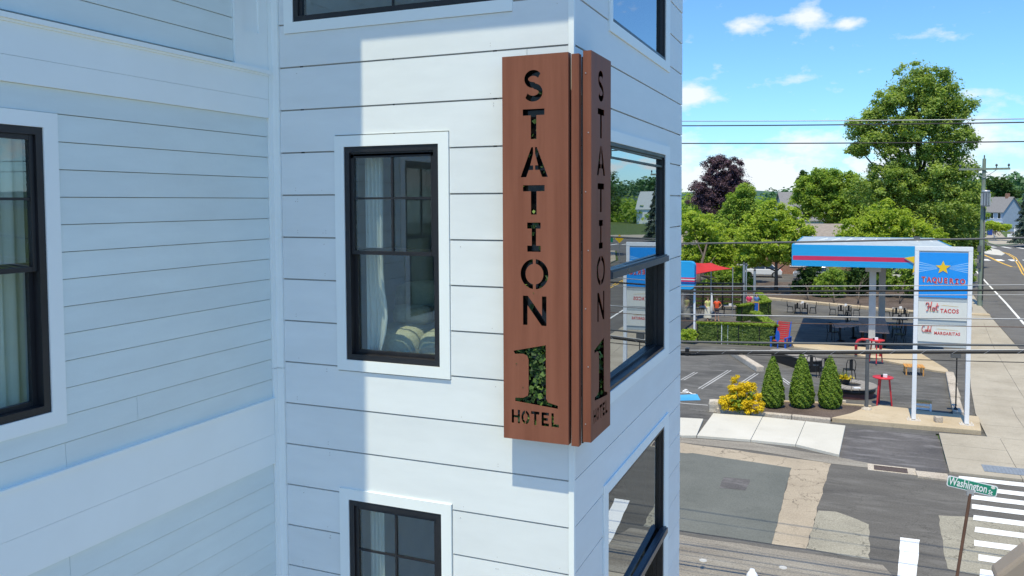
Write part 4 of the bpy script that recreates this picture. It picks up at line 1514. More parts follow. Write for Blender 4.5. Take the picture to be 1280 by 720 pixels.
# hills on the horizon
rs = np.random.RandomState(4)
NX, NY = 150, 26
vs, fs = [], []
ph = rs.uniform(0, 6, 12)
for j in range(NY):
    for i in range(NX):
        x = -2400 + 4800 * i / (NX - 1)
        y = 1100 + 1500 * j / (NY - 1)
        e = math.sin(math.pi * min(1, j / (NY - 1) * 1.15)) ** .8
        h = 34 + 9 * math.sin(x / 260 + ph[0]) + 6 * math.sin(x / 117 + ph[1]) + 2.5 * math.sin(x / 41 + ph[2]) + 3 * math.sin(x / 63 + y / 190 + ph[3])
        vs.append((x, y, -2 + h * e + rs.uniform(-1.6, 1.6) * e))
for j in range(NY - 1):
    for i in range(NX - 1):
        a = j * NX + i
        fs.append((a, a + 1, a + NX + 1, a + NX))
mb = MB()
mb.sm = True
mb.add(vs, fs)
m_h = mat('wooded_hill', (0.045, 0.10, 0.06), 0.95, var=0.5, vscale=0.05, bump=1.0, bscale=0.08)
struct(mb.build('hills', m_h))
cs, rr = [], []
for k in range(900):
    cs.append((rs.uniform(-700, 700), 1250 + rs.uniform(-100, 500), 0))
cs = np.array(cs)
cs[:, 2] = 22 + 12 * np.sin(cs[:, 0] / 130) + rs.uniform(-12, 6, len(cs))
rr = np.stack([rs.uniform(10, 20, len(cs)), rs.uniform(10, 20, len(cs)), rs.uniform(7, 11, len(cs))], 1)
p, nr, ti = clump_points(cs, rr, 40000, 5)
ob = bpy.data.objects.new('hill_woods', leaf_mesh('hill_woods', p, nr, ti, 2.6, M['leaf_fog'], 6, .8))
COL.objects.link(ob)
stuff(ob)
# woods that close the view behind the nearer trees
cs, rr = [], []
for k in range(420):
    x = rs.uniform(-330, 330)
    y = 300 + rs.uniform(0, 130)
    if 25 < x < 62:
        continue
    h = rs.uniform(4, 9.5)
    cs.append((x, y, h * rs.uniform(.35, 1)))
    q = rs.uniform(3.5, 7)
    rr.append((q, q, q * .8))
p, nr, ti = clump_points(cs, rr, 70000, 15)
ob = bpy.data.objects.new('distant_woods', leaf_mesh('distant_woods', p, nr, ti, .8, M['leaf_mid'], 16, .8))
COL.objects.link(ob)
stuff(ob)


# ================================================================== trees
def LB(p, rx, rz, ry=None):
    """one lobe at a world point; radii in metres"""
    return (p[0], p[1], p[2], rx, ry if ry else rx, rz)


k = 92 * .00088
tree('maple_tree', 'tallest tree, a broad green maple rising high above the blue canopy', (6.857, 96.292, 0.000),
     [LB((5.887, 92.000, 20.237), 34 * k, 30 * k, 3.0), LB((8.196, 92.000, 19.154), 26 * k, 28 * k, 2.6), LB((9.500, 92.000, 17.353), 22 * k, 26 * k, 2.2), LB((3.717, 92.000, 19.073), 24 * k, 18 * k, 2.2), LB((2.257, 92.000, 17.523), 20 * k, 12 * k, 1.8),
      LB((6.242, 92.000, 16.702), 44 * k, 34 * k, 4), LB((1.075, 92.000, 16.101), 22 * k, 12 * k, 1.8), LB((0.654, 92.000, 13.977), 14 * k, 10 * k, 1.4), LB((2.902, 92.000, 14.728), 34 * k, 22 * k, 2.6), LB((9.137, 92.000, 14.525), 28 * k, 22 * k, 2.6),
      LB((6.334, 92.000, 11.884), 58 * k, 36 * k, 5), LB((10.031, 92.000, 11.969), 18 * k, 18 * k, 2.4), LB((3.285, 92.000, 9.820), 46 * k, 30 * k, 4), LB((8.406, 92.000, 8.649), 48 * k, 38 * k, 5), LB((9.691, 92.000, 4.656), 30 * k, 40 * k, 3)],
     150, 1.15, 66000, .15, M['leaf_big'], 21, .5, 'trees beyond the lot', shell=.3, limbs=18)
k = 120 * .00094
tree('copper_beech', 'dark purple leaved beech tree at the left of the skyline', (-17.152, 122.171, 0.000),
     [LB((-17.185, 120.000, 12.930), 26 * k, 20 * k, 3), LB((-18.632, 120.000, 10.422), 26 * k, 18 * k, 3), LB((-15.482, 120.000, 10.162), 26 * k, 26 * k, 3), LB((-20.219, 120.000, 8.813), 20 * k, 12 * k, 2), LB((-17.028, 120.000, 7.879), 30 * k, 22 * k, 3)],
     80, 1.0, 26000, .19, M['leaf_purple'], 31, .4, 'trees beyond the lot', shell=.4, aspect=.35)
k = 105 * .00094
tree('evergreen_tree', 'dark green tree with yellow tips in front of the purple beech', (-12.962, 108.209, 0.000),
     [LB((-12.188, 105.000, 9.755), 13 * k, 12 * k, 1.4), LB((-12.750, 105.000, 7.965), 22 * k, 16 * k, 2), LB((-13.316, 105.000, 6.164), 30 * k, 16 * k, 2.4), LB((-13.104, 105.000, 4.361), 30 * k, 20 * k, 2.4)],
     60, .8, 20000, .15, M['leaf_mid'], 41, .3, 'trees beyond the lot')
k = 82 * .00094
tree('lime_green_tree', 'bright lime green tree just right of the hotel, above the shade sail', (-12.893, 76.040, 0.000),
     [LB((-14.585, 82.000, 6.038), 26 * k, 22 * k, 2), LB((-13.008, 82.000, 5.416), 22 * k, 24 * k, 2), LB((-11.907, 82.000, 3.847), 20 * k, 18 * k, 1.8), LB((-14.566, 82.000, 3.317), 30 * k, 18 * k, 2), LB((-12.206, 82.000, 2.573), 22 * k, 18 * k, 1.8), LB((-10.732, 82.000, 1.506), 20 * k, 16 * k, 1.6)],
     70, .62, 24000, .125, M['leaf_lime'], 51, .22, 'trees beyond the lot')
k = 80 * .00094
tree('lime_green_tree', 'round lime green tree with bare forked trunks in front of the brick wall', (-6.414, 79.888, 0.000),
     [LB((-6.788, 80.000, 6.761), 34 * k, 24 * k, 2.4), LB((-8.513, 80.000, 5.539), 22 * k, 22 * k, 2), LB((-4.927, 80.000, 5.728), 28 * k, 24 * k, 2), LB((-6.621, 80.000, 4.658), 46 * k, 20 * k, 3), LB((-8.636, 80.000, 3.258), 24 * k, 14 * k, 2), LB((-5.040, 80.000, 3.488), 24 * k, 12 * k, 2)],
     90, .6, 34000, .125, M['leaf_lime'], 61, .2, 'trees beyond the lot', limbs=12)
k = 86 * .00089
tree('lime_green_tree', 'wide lime green tree crown showing above the flat blue canopy roof', (3.543, 86.592, 0.000),
     [LB((2.917, 86.000, 6.520), 36 * k, 26 * k, 2.6), LB((0.742, 86.000, 5.419), 32 * k, 22 * k, 2.4), LB((5.351, 86.000, 5.774), 34 * k, 24 * k, 2.4), LB((6.735, 86.000, 4.427), 28 * k, 24 * k, 2.2), LB((2.604, 86.000, 4.360), 46 * k, 24 * k, 3)],
     80, .66, 34000, .13, M['leaf_lime'], 71, .24, 'trees beyond the lot')
k = 112 * .0009
tree('leafy_tree', 'mid green leafy tree between the grey roof and the tall maple', (-2.488, 127.312, 0.000),
     [LB((-2.908, 112.000, 11.176), 26 * k, 16 * k, 2.4), LB((-5.010, 112.000, 9.970), 22 * k, 20 * k, 2.2), LB((-0.804, 112.000, 9.930), 30 * k, 24 * k, 2.6), LB((-3.053, 112.000, 7.904), 46 * k, 22 * k, 3.4), LB((-0.190, 112.000, 6.681), 30 * k, 22 * k, 3)],
     90, .95, 32000, .16, M['leaf_mid'], 81, .35, 'trees beyond the lot')
k = 118 * .00088
tree('leafy_tree', 'green tree to the right of the tall maple behind the utility pole', (17.982, 147.820, 0.000),
     [LB((13.889, 118.000, 6.820), 20 * k, 18 * k, 2), LB((13.399, 118.000, 4.576), 24 * k, 22 * k, 2.4), LB((14.326, 118.000, 3.059), 16 * k, 16 * k, 2)],
     50, .8, 16000, .15, M['leaf_mid'], 91, .3, 'trees beyond the lot')
k = 210 * .00087
tree('far_tree', 'rounded far tree right of the utility pole transformer', (57, 330, 0),
     [LB((47.254, 330.000, 13.739), 28 * k, 17 * k, 4), LB((44.638, 330.000, 10.394), 22 * k, 12 * k, 3), LB((50.957, 330.000, 10.908), 22 * k, 10 * k, 3)], 40, 1.4, 9000, .3, M['leaf_dark'], 95, .4, 'far trees by the blue house')
tree('far_tree', 'low light green tree in front of the far blue house', (34.041, 242.044, 0.000),
     [LB((27.491, 200.000, 3.369), 6 * k, 4 * k, 2), LB((28.686, 200.000, 3.036), 6 * k, 4 * k, 2), LB((30.313, 200.000, 2.878), 5 * k, 4 * k, 2)], 24, .7, 6000, .2, M['leaf_lime'], 97, .15, 'far trees by the blue house')
tree('far_tree', 'far green tree rising behind the left side of the blue house', (36.6, 285, 0), [(36.6, 285, 5.5, 3.6, 3.6, 4.2), (34.4, 283, 4.2, 3, 3, 3.2)], 36, 1.1, 7000, .25, M['leaf_mid'], 98, .3, 'far trees by the blue house')
tree('far_tree', 'far green tree between the blue house and the spruce', (43.6, 270, 0), [(43.6, 270, 4.6, 2.6, 2.6, 3.6), (45.5, 272, 5.2, 3, 3, 3.6)], 30, 1.0, 6000, .25, M['leaf_dark'], 100, .3, 'far trees by the blue house')
tree('lime_green_tree', 'low lime green tree filling the gap between the shade sail and the round lime tree', (-11.6, 88, 0), [(-11.6, 88, 4.2, 2.4, 2.0, 2.0), (-13.4, 88, 3.4, 2.0, 1.8, 1.8), (-9.6, 89, 3.2, 1.8, 1.6, 1.6)],
     50, .62, 16000, .125, M['leaf_lime'], 53, .18, 'trees beyond the lot')
tree('small_conifer', 'tiny dark conifer tip rising over the mid green tree crown', (-7.905, 158.293, 0.000), [LB((-7.143, 140.000, 12.513), .9, 1.1), LB((-7.124, 140.000, 11.094), 1.5, 1.5)], 12, .6, 2500, .2, M['leaf_dark'], 99, .2)
# understorey along the back of the lot
k = 78 * .0009
for nm, lab, b, lobes, lf, mt, sd in (
    ('shrub', 'tall dark shrub with yellow green top under the canopy, left of the columns', (-1.245, 72.830, 0.000), [LB((-1.363, 78.000, 1.400), 16 * k, 22 * k, 1.2), LB((-2.156, 78.000, 0.797), 14 * k, 18 * k, 1.2)], 9000, 'leaf_mid', 111),
    ('shrub', 'dark green shrub below the left end of the blue canopy', (-3.150, 73.273, 0.000), [LB((-3.467, 80.000, 1.294), 18 * k, 22 * k, 1.2), LB((-4.436, 80.000, 0.365), 10 * k, 12 * k, 1.0)], 8000, 'leaf_dark', 113),
    ('shrub', 'dark green shrub behind the two canopy columns', (0.606, 73.531, 0.000), [LB((0.357, 80.000, 1.421), 24 * k, 24 * k, 1.3), LB((1.813, 80.000, 1.830), 20 * k, 20 * k, 1.2)], 9000, 'leaf_dark', 115),
    ('shrub', 'green shrub between the canopy columns and the pole sign', (3.867, 74.765, 0.000), [LB((3.770, 80.000, 1.891), 26 * k, 22 * k, 1.3), LB((5.441, 80.000, 1.588), 22 * k, 26 * k, 1.2)], 9000, 'leaf_mid', 117),
    ('shrub', 'green shrub behind the red shade sail', (-9.897, 70.722, 0.000), [LB((-11.591, 80.000, 1.026), 26 * k, 18 * k, 1.3), LB((-9.719, 80.000, 0.934), 18 * k, 18 * k, 1.2)], 9000, 'leaf_mid', 119),
    ('shrub', 'shrub low behind the pole sign beside the utility pole', (9.792, 81.865, 0.000), [LB((9.612, 84.000, 2.243), 12 * k, 20 * k, 1.4), LB((8.988, 84.000, 1.346), 18 * k, 18 * k, 1.4)], 7000, 'leaf_mid', 121)):
    tree(nm, lab, b, lobes, 26, .5, lf, .11, M[mt], sd, .06, 'shrubs along the back of the lot', 'shrub', limbs=4)


def spruce(name, label, base, h, r, tiers, mt, seed, leaves=14000):
    rs_ = np.random.RandomState(seed)
    t = thing(name, label, 'tree', base)
    P, Q, T = [], [], []
    for _ in range(leaves):
        f = rs_.uniform(0, 1) ** 1.4
        tier = f * tiers
        rr_ = r * (1 - f) * (0.72 + .28 * (1 - (tier % 1))) * rs_.uniform(.55, 1.0) ** .5
        a = rs_.uniform(0, 2 * math.pi)
        bump = 1 + .22 * math.sin(a * 7 + int(tier) * 2.1)
        P.append((rr_ * bump * math.cos(a), rr_ * bump * math.sin(a), h * (.05 + .95 * f) - .10 * rr_ * (tier % 1)))
        Q.append((math.cos(a) * .6 + rs_.normal() * .4, math.sin(a) * .6 + rs_.normal() * .4, .6 + rs_.normal() * .4))
        T.append(.5 + .25 * math.sin(a * 5 + int(tier)) + rs_.normal() * .15)
    ob_ = bpy.data.objects.new('crown', leaf_mesh('crown', np.array(P), np.array(Q), np.array(T), .24, mt, seed, .35))
    COL.objects.link(ob_)
    ob_.parent = t
    add(MB().rod((0, 0, 0), (0, 0, h * .97), .22, .03, 8), 'trunk', M['trunk'], t)
    return t


spruce('blue_spruce', 'tall blue grey spruce cut by the right edge of the photo', (30.351, 173.808, 0.000), 15.2, 3.1, 11, M['leaf_spruce'], 131)
# trees across the main road, outside the picture: the bay windows mirror them
for i, (x, y, r, h, mt, sd) in enumerate(((26.5, 72, 4.6, 13, 'leaf_big', 141), (32, 98, 6.0, 19, 'leaf_mid', 143), (36, 124, 7.5, 22, 'leaf_dark', 145), (46, 108, 7, 19, 'leaf_big', 147), (31, 52, 3.2, 8, 'leaf_lime', 149))):
    tree('roadside_tree', ['maple across the main road, nearest the crossing kerb', 'mid green tree across the main road', 'dark tree beyond the far crossing, across the main road', 'tall tree set back across the main road', 'small lime green tree across the main road'][i],
         (x, y, 0), [(x, y, h * .62, r, r, h * .3), (x - r * .5, y + r * .3, h * .42, r * .7, r * .7, h * .22), (x + r * .5, y - r * .3, h * .45, r * .7, r * .7, h * .22)], 60, r * .24, 14000, .22, M[mt], sd, .3, 'trees across the main road')


for i, (x, y, r, h, mt) in enumerate(((25.5, 84, 2.4, 4.6, 'leaf_lime'), (27.5, 92, 2.2, 4.0, 'leaf_mid'), (29.5, 104, 2.6, 5.2, 'leaf_lime'), (24.5, 64, 1.8, 3.4, 'leaf_mid'), (33, 112, 2.8, 5.6, 'leaf_big'))):
    tree('roadside_shrub', ('lime bush across the main road, second from the near end', 'green bush across the main road, middle of the row', 'lime bush across the main road, fourth in the row', 'green bush across the main road, nearest of the row', 'large green bush across the main road, farthest of the row')[i],
         (x, y, 0), [(x, y, h * .5, r, r, h * .5), (x + 1, y + 1.5, h * .4, r, r, h * .4)], 30, .7, 5000, .2, M[mt], 191 + i, .12, 'bushes across the main road', 'shrub', limbs=3)


# arborvitae cones, yellow bush, hedges
def cone_shrub(seed):
    rs_ = np.random.RandomState(seed)
    n = 11000
    f = 1 - np.sqrt(rs_.uniform(0, 1, n))
    prof = np.interp(f, [0, .06, .2, .5, .8, .95, 1], [.74, .92, 1.0, .80, .45, .2, .06])
    a = rs_.uniform(0, 2 * math.pi, n)
    lump = 1 + .09 * np.sin(a * 5 + f * 21) * np.cos(f * 17 + a * 2) + .05 * np.sin(a * 11 + f * 37)
    r_ = .46 * prof * lump * rs_.uniform(.80, 1.03, n)
    P = np.stack([r_ * np.cos(a), r_ * np.sin(a), .04 + 2.12 * f], 1)
    Q = np.stack([np.cos(a), np.sin(a), np.full(n, .45)], 1) + rs_.normal(size=(n, 3)) * .55
    T = .45 + .3 * np.sin(a * 9 + f * 40) * np.sin(f * 55) + rs_.normal(size=n) * .2
    return leaf_mesh('foliage', P, Q, T, .042, M['leaf_cone'], seed, .5)


for i, (p, lab, sc) in enumerate((((-2.894, 34.971, 0.000), 'clipped cone shaped evergreen beside the yellow bush', (.97, .97, .98)), ((-1.790, 35.410, 0.000), 'clipped cone shaped evergreen, middle one of three in the mulch bed', (1.06, 1.04, 1.03)),
                                  ((-0.699, 35.704, 0.000), 'clipped cone shaped evergreen nearest the round fire pit', (1.0, 1.0, 1.0)))):
    t = thing('cone_shrub', lab, 'shrub', (p[0], p[1], .1), i * 2.0, 'clipped cone evergreens in the mulch bed')
    o = bpy.data.objects.new('foliage', cone_shrub(150 + i))
    COL.objects.link(o)
    o.parent = t
    o.scale = sc
    add(MB().rod((0, 0, -.1), (0, 0, 1.9), .04, .015, 6), 'stem', M['trunk'], t)
t = thing('yellow_bush', 'rounded bush covered in bright yellow leaves beside the pale pavement', 'shrub', (-4.0, 33.55, .05))
cs, rr = crown([(0, 0, .62, .72, .55, .55), (-.45, 0, .42, .45, .4, .4), (.5, .0, .45, .45, .4, .42), (-.15, .1, 1.15, .3, .3, .32), (.3, .1, 1.12, .28, .28, .3)], 110, .13, 161, .45)
p, nr, ti = clump_points(cs, rr, 11000, 162)
o = bpy.data.objects.new('foliage', leaf_mesh('foliage', p, nr, ti, .045, M['leaf_yellow'], 163, .5))
COL.objects.link(o)
o.parent = t
cs, rr = crown([(0, 0, .5, .6, .45, .45)], 24, .2, 164, .2)
p, nr, ti = clump_points(cs, rr, 1600, 165)
o = bpy.data.objects.new('inner_leaves', leaf_mesh('inner_leaves', p, nr, ti, .05, M['leaf_cone'], 166, .5))
COL.objects.link(o)
o.parent = t
for k in range(7):
    a = k * .9
    add(MB().path([(0, 0, 0), (math.cos(a) * .2, math.sin(a) * .15, .4), (math.cos(a) * .5, math.sin(a) * .4, .95)], .018, 5, .006), 'stem', M['trunk'], t)


def hedge(label, a, b, th, h, seed, density=900, group='low leafy hedge walls round the patio'):
    a, b = Vector((a[0], a[1], 0)), Vector((b[0], b[1], 0))
    L = (b - a).length
    d = (b - a) / L
    t = thing('hedge', label, 'hedge', (a.x, a.y, 0), math.atan2(d.y, d.x), group)
    rs_ = np.random.RandomState(seed)
    n = int(density * (L * h * 2 + L * th))
    P, Q, T = np.zeros((n, 3)), np.zeros((n, 3)), np.zeros(n)
    sidef = rs_.uniform(0, 1, n) < (h / (h + th * .5))
    x = rs_.uniform(0, L, n)
    sg = np.where(rs_.uniform(0, 1, n) < .5, -1, 1)
    P[:, 0] = x
    P[:, 1] = np.where(sidef, sg * (th / 2) * rs_.uniform(.85, 1.08, n), rs_.uniform(-th / 2, th / 2, n))
    P[:, 2] = np.where(sidef, rs_.uniform(0.05, h - .06, n), 0)
    Q[:, 1] = np.where(sidef, sg, 0)
    Q[:, 2] = .35
    Q += rs_.normal(size=(n, 3)) * .5
    T = .4 + .3 * np.sin(x * 6 + seed) * np.sin(P[:, 2] * 9) + rs_.normal(size=n) * .22
    ob_ = bpy.data.objects.new('foliage', leaf_mesh('foliage', P[sidef], Q[sidef], T[sidef], .065, M['leaf_hedge'], seed, .6))
    COL.objects.link(ob_)
    ob_.parent = t
    m_ = n // 3
    P2 = np.stack([rs_.uniform(-.05, L + .05, m_), rs_.uniform(-th / 2 - .06, th / 2 + .06, m_), h + rs_.uniform(-.08, .04, m_)], 1)
    Q2 = rs_.normal(size=(m_, 3)) * .45
    Q2[:, 2] += 1
    ob_ = bpy.data.objects.new('top_growth', leaf_mesh('top_growth', P2, Q2, rs_.uniform(0, 1, m_), .06, M['leaf_hedge_top'], seed + 1, .6))
    COL.objects.link(ob_)
    ob_.parent = t
    mb_ = MB()
    mb_.box(.03, L - .03, -th / 2 + .09, th / 2 - .09, 0, h - .1)
    add(mb_, 'core', M['leaf_dark'], t)
    for q in range(int(L / 1.2) + 1):
        mb_ = MB()
        xx = min(L, q * 1.2)
        mb_.box(xx - .035, xx + .035, -th / 2 - .03, -th / 2 + .03, 0, h - .05)
        add(mb_, 'post', M['black_metal'], t)
    return t


hedge('long front hedge wall facing the parking bays below the two standing people', (-8.546, 49.964, 0.000), (-4.15, 50.4), .45, 1.25, 171)
hedge('short hedge wall running back from the right end of the front hedge', (-4.2, 50.7), (-5.9, 56.6), .45, 1.2, 173)
hedge('hedge wall further back in front of the seated people', (-7.3, 59.8), (-5.65, 63.4), .45, 1.15, 175)
hedge('last hedge wall running back beside the seated people', (-5.7, 63.6), (-7.2, 70.5), .45, 1.1, 177)
hedge('lime topped hedge behind the dark patio fence', (-13.5, 66.2), (-8.3, 68.2), .5, 1.9, 179)


# ================================================================== the pole sign
def star(cx, cz, r, rin=.40, n=5, rot=90):
    out = []
    for i in range(2 * n):
        q = r if i % 2 == 0 else r * rin
        a = rad(rot + 180 * i / n)
        out.append((cx + q * math.cos(a), cz + q * math.sin(a)))
    return out


PS_Y = 34.44
ps = thing('pole_sign', 'tall white framed pole sign with a blue TAQUERIO panel over two white panels', 'sign', (2.31, PS_Y, .18))
# local x runs along the sign, y away from the viewer, z up from the island
XR = 1.81
HT = 6.69


def ptxt(body, size, x, z, m, name='lettering', parent=ps, shear=0.0, xs=1.0, y=-.075, off=0.0, space=1.0):
    vs_, fs_ = text_mesh(body, size, .004, 'CENTER', off, shear, space, xs)
    mb_ = MB()
    mb_.add([(p.x + x, y - p.z, p.y + z) for p in vs_], fs_)
    return add(mb_, name, m, parent)


def script(strokes, x, z, s, r, m, name='lettering', parent=ps, y=-.078):
    mb_ = MB()
    for st in strokes:
        mb_.path([(x + p[0] * s, y, z + p[1] * s) for p in st], r, 5)
    return add(mb_, name, m, parent)


for x in (0.02, XR):
    mb = MB()
    mb.box(x - .075, x + .075, -.07, .07, .05, HT - .17)
    add(mb, 'post', M['white_paint'], ps, .008)
    mb = MB()
    mb.box(x - .24, x + .24, -.15, .15, 0, .03)
    for sx in (-1, 1):
        for sy in (-1, 1):
            mb.lathe([(.03, .03), (.03, .09), (.015, .11)], (x + sx * .17, sy * .09, 0), 8)
    add(mb, 'base_plate', M['white_rust'], ps)
mb = MB()
mb.box(-.055, XR + .075, -.072, .072, HT - .168, HT)
add(mb, 'header', M['white_paint'], ps, .008)
zb1, zt1 = 4.77, 6.462
mb = MB()
mb.box(.10, XR - .08, -.06, .06, zb1, zt1)
add(mb, 'sign_panel', M['sign_blue'], ps, .01, 'blue panel with a yellow star')
mb = MB()
mb.box(.10, XR - .08, -.05, .05, zt1 + .003, HT - .172)
add(mb, 'reveal', M['sign_grey'], ps)
for (z0, z1), lab in (((3.915, 4.615), 'white panel reading Hot Tacos'), ((3.07, 3.745), 'white panel reading Cold Margaritas')):
    mb = MB()
    mb.box(.098, XR - .078, -.058, .06, z0, z1)
    add(mb, 'sign_panel', M['sign_cream'], ps, .01, lab)
for z0, z1 in ((4.617, 4.767), (3.747, 3.912), (2.90, 3.067)):
    mb = MB()
    mb.box(.098, XR - .078, -.03, .045, z0 + .05, z1)
    mb.box(.098, XR - .078, -.062, .045, z0, z0 + .048)
    add(mb, 'rail', M['sign_grey'], ps)
cxp = XR / 2 + .01
mb = MB()
mb.extrude(star(cxp - .01, 5.90, .265, .42), (0, -.0645, 0), (1, 0, 0), (0, 0, 1), (0, -1, 0), .012)
add(mb, 'star', M['yellow_paint'], ps)
for sg in (-1, 1):
    for q in range(5):
        zz = (q - 2) * .085
        mb = MB()
        a, b = (cxp + sg * .20, 5.90 + zz * .25), (cxp + sg * .82, 5.90 + zz * 1.0 + (.02 if q > 2 else 0))
        w = .012
        mb.extrude([(a[0], a[1] - w * .4), (b[0], b[1] - w), (b[0], b[1] + w), (a[0], a[1] + w * .4)] if sg > 0 else [(b[0], b[1] - w), (a[0], a[1] - w * .4), (a[0], a[1] + w * .4), (b[0], b[1] + w)],
                   (0, -.0605, 0), (1, 0, 0), (0, 0, 1), (0, -1, 0), .003)
        add(mb, 'ray', M['pale_blue'], ps)
for i, ch in enumerate('TAQUERIO'):
    x = .255 + i * .186
    z = 5.435 - .007 * i
    ptxt(ch, .27, x + .016, z - .016, M['sign_cream'], 'letter_shadow', y=-.0645, off=.010, xs=.80)
    ptxt(ch, .27, x, z, M['sign_red'], 'letter', y=-.074, off=.008, xs=.80)
    if ch == 'I':
        mb = MB()
        mb.box(x - .065, x + .065, -.078, -.062, z + .068, z + .10)
        mb.box(x - .065, x + .065, -.078, -.062, z - .10, z - .068)
        add(mb, 'letter', M['sign_red'], ps)
# brush script words drawn as strokes in a unit box
H_ = [[(0, .62), (.06, .82), (.2, .86), (.28, .72), (.24, .3), (.16, .0), (.04, .02)], [(.52, .95), (.46, .5), (.42, .02)], [(.12, .46), (.3, .5), (.5, .5)]]
o_ = [[(.74, .36), (.64, .36), (.60, .16), (.68, .02), (.80, .06), (.84, .24), (.74, .36), (.92, .34)]]
t_ = [[(1.04, .82), (.98, .3), (1.02, .04), (1.14, .08)], [(.9, .52), (1.18, .56)]]
script(H_ + o_ + t_, .355, 4.25, .37, .015, M['sign_red'])
C_ = [[(.42, .84), (.36, .96), (.2, .92), (.06, .62), (.06, .26), (.18, .04), (.34, .08), (.44, .2)]]
o2 = [[(.62, .38), (.52, .36), (.48, .16), (.56, .02), (.68, .08), (.70, .26), (.62, .38)]]
l2 = [[(.74, .08), (.84, .5), (.90, .9), (.84, .92), (.80, .5), (.84, .04), (.92, .06)]]
d2 = [[(1.16, .34), (1.02, .38), (.96, .18), (1.04, .02), (1.14, .12), (1.26, .96), (1.18, .3), (1.22, .02), (1.3, .08)]]
script(C_ + o2 + l2 + d2, .225, 3.44, .26, .011, M['sign_red'])
ptxt('TACOS', .215, 1.15, 4.26, M['sign_red'], y=-.060, off=.006, space=1.15, xs=.80)
ptxt('MARGARITAS', .165, 1.085, 3.41, M['sign_red'], y=-.060, off=.004, space=1.12, xs=.80)
for (xa, xb, zc) in ((.42, .78, 4.20), (.85, 1.45, 4.44), (.26, .55, 3.37), (.70, 1.45, 3.54)):
    mb = MB()
    mb.extrude([(xa, zc + .03), (xb, zc - .005), (xb, zc + .012), (xa + .1, zc + .055)], (0, -.0585, 0), (1, 0, 0), (0, 0, 1), (0, -1, 0), .003)
    add(mb, 'swoosh', M['tan_paint'], ps)

# ------------------------------------------------------------------ planted corner: island, mulch, kerb stones
isl = [(-.58, 33.72), (4.53, 33.82), (4.72, 36.02), (3.3, 36.1), (2.2, 36.38), (1.2, 36.5), (.55, 35.7), (.1, 34.7)]
island = struct(MB().prism(isl, -.04, .18).build('sign_island', M['concrete_tan'], bevel=.025))
bed = sheet('mulch_bed', [(-5.05, 33.95), (-.62, 33.75), (.08, 34.7), (.55, 35.7), (1.1, 36.4), (-2.0, 36.25), (-4.3, 35.2)], .085, M['mulch'])
for a, b in (((-4.95, 33.45), (-3.6, 33.42)), ((-3.58, 33.42), (-2.05, 33.42)), ((-2.03, 33.42), (-.62, 33.42))):
    mb = MB()
    mb.prism([(a[0], a[1]), (b[0], b[1]), (b[0], b[1] + .24), (a[0], a[1] + .26)], -.03, .185)
    add(mb, 'kerb_stone', M['granite'], bed, .03)
for a, b in (((-4.3, 35.25), (-2.6, 35.95)), ((-2.55, 35.97), (-.9, 36.33)), ((-.85, 36.34), (.9, 36.45))):
    mb = MB()
    d = Vector((b[0] - a[0], b[1] - a[1], 0)).normalized()
    s = Vector((-d.y, d.x, 0)) * .16
    mb.prism([(a[0], a[1]), (b[0], b[1]), (b[0] + s.x, b[1] + s.y), (a[0] + s.x, a[1] + s.y)], -.03, .13)
    add(mb, 'kerb_stone', M['concrete_tan'], bed, .02)


def rough_block(name, label, cat, c, sx, sy, sz, rz, m, seed, group=None, amp=.12):
    rs_ = random.Random(seed)
    bm = bmesh.new()
    bmesh.ops.create_cube(bm, size=1)
    bmesh.ops.subdivide_edges(bm, edges=bm.edges[:], cuts=2, use_grid_fill=True)
    for v in bm.verts:
        q = v.co.normalized() * .62
        v.co = v.co.lerp(q, .25)
        v.co = Vector((v.co.x * sx, v.co.y * sy, (v.co.z + .5) * sz)) + Vector((rs_.uniform(-1, 1) * sx, rs_.uniform(-1, 1) * sy, rs_.uniform(-1, 1) * sz)) * amp * .4
    me = bpy.data.meshes.new(name)
    bm.to_mesh(me)
    bm.free()
    me.materials.append(m)
    ob_ = bpy.data.objects.new(name, me)
    COL.objects.link(ob_)
    ob_.location = c
    ob_.rotation_euler = (0, 0, rz)
    return tag(ob_, label, cat, group)


rough_block('boulder', 'squared pale rock at the left foot of the yellow bush', 'rock', (-5.0, 33.75, -.02), .55, .42, .46, .1, M['stone'], 3)
rough_block('concrete_block', 'small grey concrete block between the two feet of the pole sign', 'block', (3.18, 34.5, .17), .26, .26, .22, .3, M['granite'], 4, amp=.04)
a, b = (-6.03, 46.6), (-4.1, 42.3)
mb = MB()
mb.prism([(-.16, -2.35), (.16, -2.35), (.20, 2.35), (-.20, 2.35)], -.02, .30)
o = mb.build('granite_kerb', M['granite'], bevel=.05)
o.location = (-5.06, 44.45, 0)
o.rotation_euler = (0, 0, math.atan2(b[1] - a[1], b[0] - a[0]) - rad(90))
tag(o, 'long loose granite kerb stone lying across the parking bays', 'kerb stone')
for i, (y0, y1, lab) in enumerate(((42.1, 44.9, 'parking kerb stone by the right sign post, farthest of the row of three'), (39.3, 41.9, 'parking kerb stone by the right sign post, middle of the row of three'),
                                   (36.5, 39.1, 'parking kerb stone by the right sign post, nearest of the row of three'))):
    mb = MB()
    mb.prism([(-.2, -(y1 - y0) / 2), (.2, -(y1 - y0) / 2), (.18, (y1 - y0) / 2), (-.18, (y1 - y0) / 2)], -.02, .2)
    o = mb.build('parking_kerb', M['granite'], bevel=.04)
    o.location = (4.15 + (y0 - 36.5) * .065, (y0 + y1) / 2, 0)
    o.rotation_euler = (0, 0, rad(-3))
    tag(o, lab, 'kerb stone', 'row of parking kerb stones')
t = thing('signal_post', 'thin black post with a weighted base and small grey head beside the kerb stones', 'post', (4.0, 36.75, 0))
add(MB().lathe([(.26, 0), (.26, .05), (.12, .12), (.06, .26), (.03, .28)], n=14), 'base', M['black_metal'], t)
